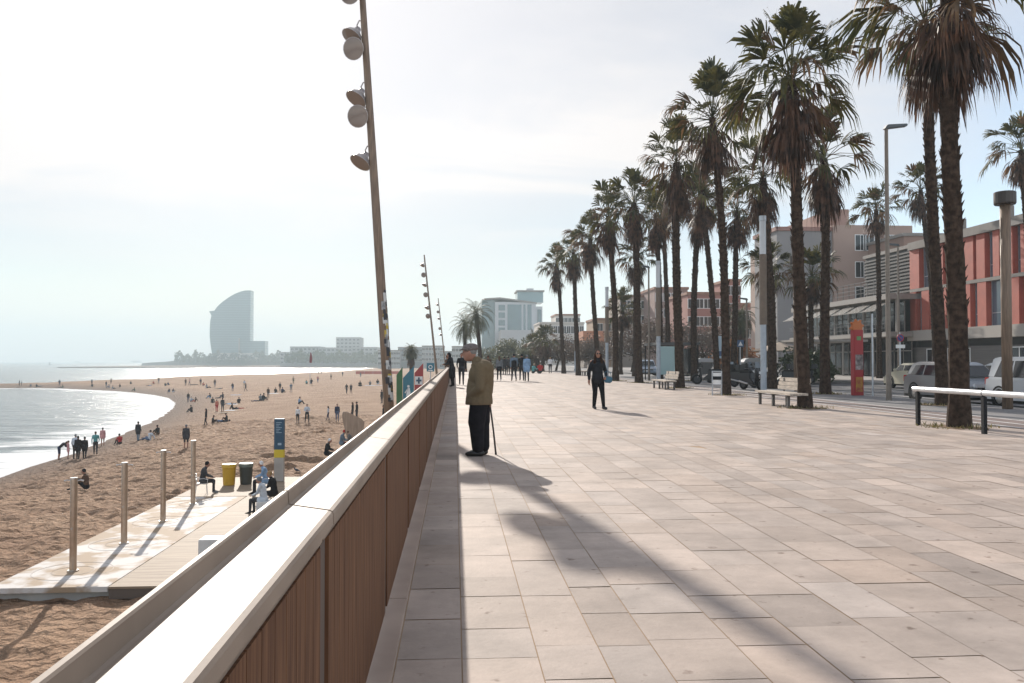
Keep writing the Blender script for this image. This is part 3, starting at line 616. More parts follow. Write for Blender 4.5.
# pavilion
XP = 36.2
pv_ = thing('cafe_pavilion', 'two storey glass cafe pavilion with a railed roof terrace and slanted awnings', 'building')
ya, yb_ = atX(894,XP).y, atX(797,XP).y
M_offw = mat('offwhite_steel', (.30,.27,.24), .6, noise=.08)
MB().box(XP+2.0, XP+3.2, ya, yb_, 0, 6.8).build('wall', M_darkwall, pv_)
MB().box(XP-.6, XP+3.2, ya-.4, yb_, 6.5, 6.95).build('roof', M_offw, pv_)
MB().box(XP-.8, XP+3.2, ya-.4, yb_, 3.4, 3.8).build('balcony_slab', M_offw, pv_)
n_ = 7; stp = (yb_-ya)/n_
for k in range(n_+1):
    y_ = ya+k*stp
    MB().tube([(XP-.3,y_,0),(XP-.3,y_,3.4)], .09, 8).build('column', M_offw, pv_); MB().box(XP+.2,XP+.45,y_-.12,y_+.12,3.8,6.5).build('column', M_offw, pv_)
    if k < n_:
        f = MB().box(XP+1.6,XP+1.66,y_+.1,y_+.18,0,3).box(XP+1.6,XP+1.66,y_+stp*.5,y_+stp*.5+.07,0,3).box(XP+1.6,XP+1.66,y_+.1,y_+stp-.1,2.2,2.28).build('window', M_offw, pv_)
        MB().box(XP+1.62,XP+1.64,y_+.1,y_+stp-.1,.1,2.9).build('pane', M_glass, f)
        f = MB().box(XP+1.0,XP+1.06,y_+.1,y_+.18,3.8,6.4).box(XP+1.0,XP+1.06,y_+stp*.5,y_+stp*.5+.07,3.8,6.4).build('window', M_offw, pv_)
        MB().box(XP+1.02,XP+1.04,y_+.1,y_+stp-.1,3.85,6.35).build('pane', M_glass, f)
        aw = MB()
        for q in range(7):
            a0 = y_+stp*.1+q*stp*.115; aw.add([(XP-.1,a0,6.4),(XP-.1,a0+.14,6.4),(XP-1.5,a0+.14,5.6),(XP-1.5,a0,5.6)], [(0,1,2,3)])
        aw.box(XP-1.55,XP-1.47,y_+.05,y_+stp-.1,5.52,5.6); aw.build('awning', M_offw, pv_)
rl = MB()
y_ = ya
while y_ < yb_: rl.box(XP-.5,XP-.46,y_,y_+.05,6.95,8.3); y_ += 1.15
for z in (7.3,7.65,8.0,8.26): rl.box(XP-.5,XP-.46,ya,yb_,z,z+.04)
rl.build('roof_railing', mat('dark_railing_steel',(.13,.13,.13),.5,.4), pv_)
rl = MB(); y_ = ya
while y_ < yb_: rl.box(XP-.75,XP-.71,y_,y_+.05,3.8,4.8); y_ += .8
for z in (4.1,4.45,4.76): rl.box(XP-.75,XP-.71,ya,yb_,z,z+.04)
rl.build('balcony_railing', MATS['dark_railing_steel'], pv_)
cn = thing('entrance_canopy', 'low flat glass canopy on thin posts left of the red totem', 'canopy', (25.5, 62, 0))
MB().box(-1.5,3.5,-4,4,2.75,2.9).build('roof', M_offw, cn)
for a_ in (-3.8,-1.3,1.3,3.8): MB().tube([(-1.3,a_,0),(-1.3,a_,2.75)], .06, 8).build('post', M_offw, cn)
# far city
def block(px0, px1, ytop, Y, depth, name, label, m, wins=None, roofm=M_band, zbase=-.02, roof_t=.5, wmat=M_glass, ww=1.3, wh=1.6, cat='building', group=None, step=3.2):
    t = thing(name, label, cat, (0,0,0), 0, group); x0 = atY(px0,Y).x; x1 = atY(px1,Y).x; z1 = atY((px0+px1)/2,Y,ytop).z
    MB().box(x0, x1, Y, Y+depth, zbase, z1-roof_t).build('wall', m, t); MB().box(x0-.2, x1+.2, Y-.25, Y+depth, z1-roof_t+.005, z1).build('roof', roofm, t)
    if wins:
        nx, nz_ = wins; us = [x0+(x1-x0)*(i+.5)/nx for i in range(nx)]; zs = [z1-roof_t-.8-wh-step*j for j in range(nz_)]
        win_grid(t, Y, 'Y', us, [z for z in zs if z > .8+zbase], ww, wh, wmat)
    return t
M_pink = mat('pink_render', (.33,.15,.12), .9, noise=.12, nscale=.15); M_beige = mat('beige_render', (.32,.26,.21), .9, noise=.1, nscale=.15); M_cream = mat('cream_render', (.55,.5,.44), .9, noise=.08, nscale=.15)
M_tile = mat('terracotta_roof', (.28,.14,.09), .85, noise=.15, nscale=1)
block(688,728,292,150,14,'pink_building','wide salmon pink building seen between the palm trunks',M_pink,(5,4),M_tile)
block(728,741,279,152,10,'pink_tower','narrow pink tower block rising above its lower pink neighbour',M_pink,(2,4),M_tile)
block(741,776,303,145,14,'rosy_building','rose coloured building partly behind the squat feathery palm',mat('rose_render',(.30,.14,.11),.9,noise=.1,nscale=.2),(4,3),M_tile)
block(655,688,287,170,14,'salmon_house','salmon house with a pale upper floor behind the second lamp column',mat('dusty_pink_render',(.30,.2,.17),.9,noise=.1,nscale=.2),(4,5),M_tile)
block(620,655,295,180,14,'beige_house','grey beige apartment house left of the salmon one',M_beige,(5,5),M_tile)
block(596,620,318,190,14,'ochre_house','low ochre house with a tiled roof behind the bare trees',mat('ochre_render',(.38,.26,.17),.9),(3,3),M_tile)
block(584,603,331,170,10,'orange_roofed_house','small house with an orange tiled roof behind the third palm',M_beige,(3,2),mat('orange_tile',(.5,.2,.1),.8), roof_t=2.4)
block(540,584,322,260,20,'white_palace','long white classical building right of the glass hospital',M_cream,(10,3),M_cream, ww=1.2, wh=2.2, step=4.2)
block(556,580,314,275,14,'white_attic_block','pale upper block behind the long white classical building',M_cream,(6,2),M_tile, step=4)
# hospital
hb = thing('hospital_building', 'large glass and white hospital block with a curved roof edge', 'building')
Yh = 450; X_ = lambda px: atY(px, Yh).x; Z_ = lambda py, px=510: atY(px, Yh, py).z
M_gl = mat('blue_green_glass', (.09,.16,.18), .15, spec=.8, noise=.15, nscale=.1); M_wpan = mat('white_panels', (.52,.53,.53), .6)
MB().box(X_(482), X_(495), Yh+2, Yh+30, -.02, Z_(299)).build('glass_wing', M_gl, hb)
MB().box(X_(495)+.05, X_(536), Yh, Yh+30, -.02, Z_(302)).build('wall', M_wpan, hb)
MB().prism([Vector((X_(484),Yh-1,Z_(298.5))),Vector((X_(500),Yh-1,Z_(297.5))),Vector((X_(520),Yh-1,Z_(300))),Vector((X_(537),Yh-1,Z_(302.5))),Vector((X_(537),Yh-1,Z_(303.3))),Vector((X_(520),Yh-1,Z_(301.5))),Vector((X_(500),Yh-1,Z_(299))),Vector((X_(484),Yh-1,Z_(300)))], (0,30,0)).build('roof', M_band, hb)
MB().box(X_(536)+.02, X_(543), Yh+3, Yh+25, -.02, Z_(306)).build('stair_wing', M_wpan, hb)
for a_, b_ in ((507.5,521.5),(523.5,525.5),(527.5,531.5),(538,542)): MB().box(X_(a_), X_(b_), Yh-.2 if a_ < 536 else Yh+2.8, (Yh if a_ < 536 else Yh+3)-.01, 14, Z_(304.5 if a_ < 536 else 309)).build('glass_strip', M_gl, hb)
for a_, b_ in ((498.5,505),):
    for k in range(9):
        z1 = Z_(305)-k*4; 
        if z1 < 6: break
        MB().box(X_(a_), X_(b_), Yh-.2, Yh-.01, z1-2.9, z1).build('glass_strip', M_gl, hb)
MB().box(X_(498), X_(560), Yh-30, Yh-2, -.02, Z_(332)).build('podium', mat('pale_podium', (.45,.44,.43), .7), hb)
ht = thing('glass_tower_head', 'square glass lookout storey with a flat overhanging roof above the hospital', 'building')
x0, x1 = X_(518), X_(544); 
MB().box(x0, x1, Yh+4, Yh+20, Z_(302)+.05, Z_(291)).build('glass_box', mat('pale_teal_glass', (.16,.27,.29), .15, spec=.8), ht)
MB().box(x0-.6, x1+.6, Yh+3, Yh+21, Z_(291)+.02, Z_(289.6)).build('roof', M_band, ht); MB().box(X_(528), X_(535), Yh+8, Yh+14, Z_(289.6)+.01, Z_(287)).build('plant_room', M_wpan, ht)
MB().box(X_(526), X_(532), Yh+6, Yh+16, -.02+1, Z_(302)).build('core', M_wpan, ht)
# headland, hotel, distant coast
Yl = 1280
M_head = mat('headland_rock', (.16,.15,.13), .95, noise=.2, nscale=.02)
pts = [(140,363.2),(150,362.4),(165,361.6),(180,359.6),(195,357.4),(230,356),(300,355.6),(380,356),(470,357)]
hl = MB(); n = len(pts); vs = []
for (px, py) in pts: p = atY(px, Yl, py); vs.append((p.x, Yl+10, p.z))
v0 = [(x, Yl, SEA-1) for x, y, z in vs]; v1 = vs; v2 = [(x, Yl+350, z) for x, y, z in vs]; v3 = [(x, Yl+350, SEA-1) for x, y, z in vs]
hl.add(v0+v1+v2+v3, [(i+j*n, i+1+j*n, i+1+(j+1)*n, i+(j+1)*n) for j in range(3) for i in range(n-1)])
hl.build('headland', M_head)['kind'] = 'structure'
Xh = lambda px, Y=1300: atY(px, Y).x; Zh = lambda py, Y=1300: atY(230, Y, py).z
M_hg = bpy.data.materials.new('hotel_glass'); N, L = nt(M_hg); b = N['Principled BSDF']; b.inputs['Roughness'].default_value = .2; b.inputs['Specular IOR Level'].default_value = .7
tc = N.new('ShaderNodeTexCoord'); sx = N.new('ShaderNodeSeparateXYZ'); L.new(tc.outputs['Object'], sx.inputs[0])
fl = N.new('ShaderNodeMath'); fl.operation = 'FRACT'; dv = N.new('ShaderNodeMath'); dv.operation = 'DIVIDE'; dv.inputs[1].default_value = 3.6; L.new(sx.outputs[2], dv.inputs[0]); L.new(dv.outputs[0], fl.inputs[0])
gt = N.new('ShaderNodeMath'); gt.operation = 'GREATER_THAN'; gt.inputs[1].default_value = .72; L.new(fl.outputs[0], gt.inputs[0])
mx = N.new('ShaderNodeMix'); mx.data_type = 'RGBA'; mx.inputs[6].default_value = (.045,.12,.135,1); mx.inputs[7].default_value = (.11,.20,.215,1); L.new(gt.outputs[0], mx.inputs[0]); L.new(mx.outputs[2], b.inputs['Base Color'])
wh = thing('sail_shaped_hotel', 'tall sail shaped glass hotel across the bay with a curved left edge', 'hotel')
ol = [(251.6,290.2),(246,290.3),(241,291.6),(235,294.2),(229,297.8),(223,302.2),(218,307),(215.5,310.7),(210.2,311.3),(212.5,315.5),(211.4,321),(211,328),(211,336),(212,345),(213.5,354),(214,358),(251.6,358)]
MB().prism([Vector((Xh(a_-1.5), 1300, Zh(b_))) for a_, b_ in ol], (0, 20, 0)).build('tower', M_hg, wh)
MB().box(Xh(250.1)+.1, Xh(265.5), 1296, 1318, Zh(360), Zh(341)).build('annex', M_hg, wh)
MB().box(Xh(238.5), Xh(240), 1298.5, 1300, Zh(358), Zh(338)).build('fin', M_band, wh)
MB().box(Xh(222), Xh(262), 1275, 1299, Zh(360), Zh(353)).build('podium', M_cream, wh)
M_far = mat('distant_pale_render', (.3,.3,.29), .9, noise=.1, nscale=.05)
for i, (a_, b_, yt, Y, lab) in enumerate([(280,292,352,1000,'low stepped white building at the left end of the distant shore blocks'),(290,320,346.5,1020,'wide low hall on the distant shore with a gently raised roof'),(318,352,347.5,1010,'long flat building below the square distant block'),(336,360,337.2,1060,'square block standing highest on the distant shore'),(352,377,347,1005,'flat roofed building right of the square distant block'),(374,392,353,980,'distant building partly behind the nearest mast')]):
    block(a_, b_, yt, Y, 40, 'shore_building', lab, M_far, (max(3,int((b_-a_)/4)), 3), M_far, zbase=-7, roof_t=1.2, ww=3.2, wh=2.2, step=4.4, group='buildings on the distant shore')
for i, (a_, b_, yt, Y, lab) in enumerate([(378,400,350,620,'hazy block behind the small beach palm'),(398,428,347,640,'hazy teal building right of the beach palm'),(422,444,345.5,600,'hazy building between the middle and farthest masts'),(440,462,351,560,'low hazy building behind the woman leaning on the parapet'),(452,484,346,520,'hazy building beneath the feathery palms')]):
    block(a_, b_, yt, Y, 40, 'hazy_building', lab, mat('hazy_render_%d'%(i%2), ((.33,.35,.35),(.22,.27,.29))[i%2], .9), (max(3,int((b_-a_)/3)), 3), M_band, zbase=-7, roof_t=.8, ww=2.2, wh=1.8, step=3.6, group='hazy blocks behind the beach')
tr_ = MB(); r = random.Random(5)
for i in range(5200):
    px = r.uniform(175, 470); Y = r.uniform(1240,1300) if px < 285 else r.uniform(900, 990); top = 353.5+2*math.sin(px*.31)+1.5*math.sin(px*.83); p = atY(px, Y, r.uniform(top, 362)); a = Vector((r.uniform(-1,1), 0, r.uniform(-1,1)))*2.2; bb_ = Vector((r.uniform(-1,1), .4, r.uniform(-1,1)))*1.6
    if px > 380 and r.random() < .4: continue
    tr_.add([p-a, p+bb_, p+a, p-bb_], [(0,1,2,3)])
tag(tr_.build('shoreline_greenery', M_dkgreen, recalc=False), 'mass of trees and scrub along the distant shore', 'trees', kind='stuff')
# far beach strip under those blocks
MB().box(-420, -.6, 930, 1290, SEA-1, SEA+.9).build('far_shore', ms)['kind'] = 'structure'
# ships
def ship(px, py, Y, Ls, label, sail=False):
    p = at(px, py, SEA) if Y is None else Vector((atY(px,Y).x, Y, SEA)); t = thing('boat' if sail else 'cargo_ship', label, 'boat' if sail else 'ship', p)
    h = Ls*.08
    MB().prism([Vector((-Ls/2,0,h)),Vector((-Ls*.44,0,-.3)),Vector((Ls*.42,0,-.3)),Vector((Ls/2,0,h))], (0,Ls*.15,0)).build('hull', M_white if sail else mat('ship_hull',(.12,.12,.14),.6), t)
    if sail:
        MB().tube([(0,Ls*.07,0),(0,Ls*.07,Ls*1.3)], .08, 6).build('mast', M_white, t); MB().prism([Vector((.1,Ls*.07,h+.5)),Vector((Ls*.42,Ls*.07,h+.5)),Vector((.1,Ls*.07,Ls*1.25))], (0,.06,0)).build('sail', M_dark, t)
    else:
        MB().box(Ls*.25,Ls*.38,0,Ls*.12,h,h+Ls*.14).build('bridge_house', M_white, t); MB().box(-Ls*.35,Ls*.2,Ls*.01,Ls*.13,h,h+Ls*.05).build('deck_cargo', M_tile, t)
ship(136,0,3600,45,'faint cargo ship on the horizon near the tip of the headland'); ship(77,0,3800,30,'faint lone ship on the horizon left of the headland'); ship(49,0,1400,5,'tiny dark sailed boat off the jetty',True)
# rock jetty
r = random.Random(3); i = 0
for px in np.linspace(-30, 52, 46):
    p = at(px+r.uniform(-1,1), 387.4+r.uniform(-.4,.5), SEA); s = r.uniform(.5,1.1)
    bm = bmesh.new(); bmesh.ops.create_icosphere(bm, subdivisions=2, radius=s)
    for v in bm.verts: v.co *= r.uniform(.78,1.12); v.co.z *= .6
    me = bpy.data.meshes.new('rock'); bm.to_mesh(me); bm.free(); me.materials.append(mat('jetty_rock',(.1,.085,.075),.9,noise=.2))
    o = bpy.data.objects.new('rock', me); C.objects.link(o); o.location = p+Vector((0,0,.15)); tag(o, 'dark boulder in the low rock jetty running out into the sea', 'rock', 'rocks of the jetty')
exec_after = None
# ------------------------------------------------------------------ figures (continuous remeshed bodies)
def prim_bm(bm, pr):
    k = pr[0]
    if k == 'c':
        _, a, b, ra, rb_, tg = pr; a = Vector(a); b = Vector(b); d = b-a; n = 12
        for p, r_ in ((a, ra), (b, rb_)):
            bmesh.ops.create_icosphere(bm, subdivisions=2, radius=r_, matrix=Matrix.Translation(p))
        if d.length > 1e-4:
            q = d.to_track_quat('Z', 'Y').to_matrix().to_4x4(); bmesh.ops.create_cone(bm, cap_ends=True, segments=14, radius1=ra, radius2=rb_, depth=d.length, matrix=Matrix.Translation((a+b)/2)@q)
    else:
        _, c, rx, ry, rz_, rot, tg = pr
        bmesh.ops.create_icosphere(bm, subdivisions=3, radius=1, matrix=Matrix.Translation(Vector(c))@rot.to_4x4()@Matrix.Diagonal((rx,ry,rz_,1)))
def remeshed(name, prims, mats, voxel=.02, smooth=4):
    bm = bmesh.new()
    for p in prims: prim_bm(bm, p)
    me = bpy.data.meshes.new('tmp'); bm.to_mesh(me); bm.free(); ob = bpy.data.objects.new('tmp', me); C.objects.link(ob)
    md = ob.modifiers.new('r', 'REMESH'); md.mode = 'VOXEL'; md.voxel_size = voxel; md.use_smooth_shade = True
    if smooth: sm_ = ob.modifiers.new('s', 'SMOOTH'); sm_.iterations = smooth; sm_.factor = .5
    dg = bpy.context.evaluated_depsgraph_get(); out = bpy.data.meshes.new_from_object(ob.evaluated_get(dg)); bpy.data.objects.remove(ob); out.name = name
    n = len(out.polygons); cen = np.zeros(n*3); out.polygons.foreach_get('center', cen); cen = cen.reshape(-1,3)
    best = np.full(n, 1e9); idx = np.zeros(n, int)
    for p in prims:
        if p[0] == 'c':
            a = np.array(p[1]); b = np.array(p[2]); ab = b-a; t = np.clip(((cen-a)@ab)/(ab@ab+1e-9), 0, 1); d = np.linalg.norm(cen-a-t[:,None]*ab, axis=1)-(p[3]+(p[4]-p[3])*t)
        else:
            Mi = np.array(p[5].inverted()); q = (cen-np.array(p[1]))@Mi.T; d = (np.linalg.norm(q/np.array([p[2],p[3],p[4]]), axis=1)-1)*min(p[2],p[3],p[4])
        w = d < best; best = np.where(w, d, best); idx = np.where(w, p[-1], idx)
    out.materials.clear()
    for m_ in mats: out.materials.append(m_)
    out.polygons.foreach_set('material_index', idx.astype(np.int32)); out.polygons.foreach_set('use_smooth', [True]*n); return out
SK, TP, BT, SHO, HR = 0, 1, 2, 3, 4
def J(**kw):
    d = dict(pel=(0,0,.92), ch=(0,0,1.27), nk=(0,.0,1.45), hd=(0,.03,1.59), shl=(-.17,0,1.39), shr=(.17,0,1.39), ell=(-.215,-.03,1.10), elr=(.215,-.03,1.10), hal=(-.215,.05,.86), har=(.215,.05,.86),
             hil=(-.09,0,.90), hir=(.09,0,.90), knl=(-.10,.02,.49), knr=(.10,.02,.49), anl=(-.10,-.03,.08), anr=(.10,-.03,.08))
    d.update(kw); d.setdefault('tol', tuple(Vector(d['anl'])+Vector((0,.16,-.045)))); d.setdefault('tor', tuple(Vector(d['anr'])+Vector((0,.16,-.045)))); return d
def body_prims(j, coat=0, barelegs=False, longhair=False, hood=False, cap=False, skirt=False):
    I = Matrix.Identity(3); p = []
    ax = (Vector(j['ch'])-Vector(j['pel'])); rot = ax.to_track_quat('Z', 'Y').to_matrix()
    c0 = Vector(j['pel']); c1 = Vector(j['ch'])
    sh = (Vector(j['shr'])-Vector(j['shl'])).normalized(); 
    rr = Matrix((sh, ax.normalized().cross(sh), ax.normalized())).transposed()
    p.append(('e', tuple(c1), .175, .115, .19, rr, TP)); p.append(('e', tuple(c0.lerp(c1,.45)), .15, .11, .2, rr, TP)); p.append(('e', tuple(c0), .165, .125, .12, rr, BT if not coat else TP))
    p.append(('c', j['shl'], j['shr'], .065, .065, TP)); p.append(('c', j['nk'], j['hd'], .05, .05, SK))
    p.append(('c', tuple(c1+ax.normalized()*.08), j['nk'], .1, .06, TP))
    h = Vector(j['hd'])
    p.append(('e', tuple(h), .075, .092, .112, I, SK)); p.append(('e', tuple(h+Vector((0,-.018,.03))), .083, .092, .1, I, HR))
    p.append(('c', tuple(h+Vector((0,.09,-.005))), tuple(h+Vector((0,.1,-.02))), .012, .014, SK))
    if longhair: p.append(('c', tuple(h+Vector((0,-.05,0))), tuple(h+Vector((0,-.09,-.2))), .08, .06, HR))
    if hood: p.append(('e', tuple(h+Vector((0,-.03,.01))), .115, .11, .14, I, TP))
    for s in 'lr':
        p.append(('c', j['sh'+s], j['el'+s], .058, .045, TP)); p.append(('c', j['el'+s], j['ha'+s], .043, .033, TP))
        e = Vector(j['ha'+s]); d = (e-Vector(j['el'+s])).normalized(); p.append(('c', tuple(e+d*.02), tuple(e+d*.10), .032, .028, SK))
        p.append(('c', j['hi'+s], j['kn'+s], .092, .062, BT)); p.append(('c', j['kn'+s], j['an'+s], .06, .042, SK if barelegs else BT))
        p.append(('c', j['an'+s], j['to'+s], .045, .038, SHO))
    if coat:
        for s in 'lr': p.append(('c', j['hi'+s], tuple(Vector(j['hi'+s]).lerp(Vector(j['kn'+s]), coat)), .12, .125, TP))
    if skirt: p.append(('c', j['pel'], (0,0,.55), .15, .19, BT))
    return p
PO = {}
PO['stand'] = body_prims(J(ell=(-.225,-.05,1.12), hal=(-.2,.07,.9)))
PO['stand_arms_folded'] = body_prims(J(ell=(-.27,0,1.13), hal=(-.03,.15,1.15), elr=(.27,0,1.13), har=(.03,.16,1.12), anl=(-.16,0,.08), anr=(.16,0,.08), knl=(-.13,.02,.49), knr=(.13,.02,.49)))
PO['walk'] = body_prims(J(knl=(-.09,.16,.5), anl=(-.09,.28,.10), knr=(.09,-.02,.48), anr=(.09,-.30,.13), tor=(.09,-.17,.05), elr=(.24,.08,1.12), har=(.22,.28,.96), ell=(-.24,-.15,1.12), hal=(-.23,-.2,.88)))
PO['stroll_coat'] = body_prims(J(knl=(-.09,.09,.49), anl=(-.09,.12,.09), knr=(.09,.0,.48), anr=(.09,-.15,.09), har=(.2,.14,.92)), coat=.45)
PO['long_coat'] = body_prims(J(ch=(0,.08,1.25), nk=(0,.15,1.42), hd=(0,.2,1.55), shl=(-.17,.1,1.37), shr=(.17,.1,1.37), ell=(-.2,.22,1.12), hal=(-.08,.42,1.1), elr=(.2,.22,1.12), har=(.08,.42,1.08)), coat=.95, longhair=True)
PO['bare_legged'] = body_prims(J(knl=(-.1,.05,.49)), coat=.35, barelegs=True)
PO['long_haired'] = body_prims(J(knl=(-.09,.1,.5), anl=(-.09,.14,.09), anr=(.09,-.12,.09)), longhair=True)
PO['bend'] = body_prims(J(ch=(0,.26,1.16), nk=(0,.42,1.22), hd=(0,.54,1.27), shl=(-.17,.38,1.2), shr=(.17,.38,1.2), ell=(-.18,.5,.98), hal=(-.1,.66,.86), elr=(.18,.5,1.0), har=(.08,.68,.9)), barelegs=True)
sit = dict(pel=(0,0,.13), ch=(0,.03,.47), nk=(0,.08,.65), hd=(0,.13,.78), shl=(-.17,.05,.58), shr=(.17,.05,.58), hil=(-.09,.02,.12), hir=(.09,.02,.12), knl=(-.13,.36,.42), knr=(.13,.36,.42), anl=(-.11,.58,.07), anr=(.11,.58,.07), ell=(-.24,.16,.36), hal=(-.16,.36,.42), elr=(.24,.16,.36), har=(.16,.36,.42))
PO['sit'] = body_prims(J(**sit))
s2 = dict(sit); s2.update(ch=(0,-.1,.45), nk=(0,-.12,.63), hd=(0,-.1,.76), shl=(-.17,-.1,.56), shr=(.17,-.1,.56), ell=(-.26,-.26,.32), hal=(-.26,-.33,.06), elr=(.26,-.26,.32), har=(.26,-.33,.06), knl=(-.12,.45,.2), knr=(.12,.42,.3), anl=(-.12,.85,.06), anr=(.12,.72,.06))
PO['sit_back'] = body_prims(J(**s2))
s3 = dict(sit); s3.update(knl=(-.3,.28,.15), knr=(.3,.28,.15), anl=(.05,.34,.07), anr=(-.05,.38,.07), tol=(.12,.36,.05), tor=(-.12,.40,.05), hal=(-.2,.3,.22), har=(.2,.3,.22))
PO['sit_crossed'] = body_prims(J(**s3))
PO['lie'] = body_prims(J(pel=(0,0,.11), ch=(0,-.35,.13), nk=(0,-.53,.13), hd=(0,-.66,.14), shl=(-.17,-.45,.12), shr=(.17,-.45,.12), ell=(-.28,-.2,.07), hal=(-.26,.06,.06), elr=(.28,-.2,.07), har=(.26,.06,.06), hil=(-.09,.03,.1), hir=(.09,.03,.1), knl=(-.1,.44,.11), knr=(.1,.44,.16), anl=(-.1,.84,.06), anr=(.1,.8,.06), tol=(-.12,.88,.18), tor=(.12,.84,.18)))
ch_ = dict(pel=(0,0,.52), ch=(0,.06,.86), nk=(0,.14,1.03), hd=(0,.2,1.15), shl=(-.17,.09,.97), shr=(.17,.09,.97), hil=(-.09,.02,.5), hir=(.09,.02,.5), knl=(-.12,.43,.5), knr=(.12,.43,.5), anl=(-.12,.45,.08), anr=(.12,.4,.08), ell=(-.24,.16,.74), hal=(-.12,.38,.66), elr=(.24,.16,.74), har=(.12,.38,.66))
PO['chair_sit'] = body_prims(J(**ch_), coat=.2)
def colm(c): return mat('cloth_%.3f_%.3f_%.3f'%c, c, .9, spec=.12, noise=.2, nscale=6, bump=.4, bscale=9, bdist=.03)
SKINC = mat('skin', (.33,.165,.11), .6); SKIN2 = mat('skin_tan', (.28,.15,.1), .55)
CLO = dict(black=(.012,.012,.015), dark=(.03,.03,.035), navy=(.02,.03,.07), grey=(.16,.17,.18), white=(.7,.7,.7), blue=(.22,.34,.5), teal=(.1,.3,.3), red=(.4,.03,.03), brown=(.1,.06,.04), pink=(.5,.25,.25), beige=(.4,.33,.25), green=(.06,.11,.06), denim=(.08,.12,.2), coral=(.5,.16,.1), khaki=(.12,.10,.06), blond=(.3,.2,.1), pale=(.5,.55,.6), charcoal=(.05,.05,.055), steelblue=(.14,.19,.24))
PM = {}
def person(loc, pose, rz, cols, label, scale=1.0, group=None, cat='person'):
    if pose not in PM: PM[pose] = remeshed('person', PO[pose], [SKINC]*5, .022, 3)
    o = bpy.data.objects.new('person', PM[pose]); C.objects.link(o); o.location = loc; o.rotation_euler = (0,0,rz); o.scale = (scale,)*3
    ms_ = [SKINC]+[colm(CLO[c]) for c in cols]
    for i, m_ in enumerate(ms_):
        o.material_slots[i].link = 'OBJECT'; o.material_slots[i].material = m_
    return tag(o, label, cat, group)
BG = 'people out on the beach'
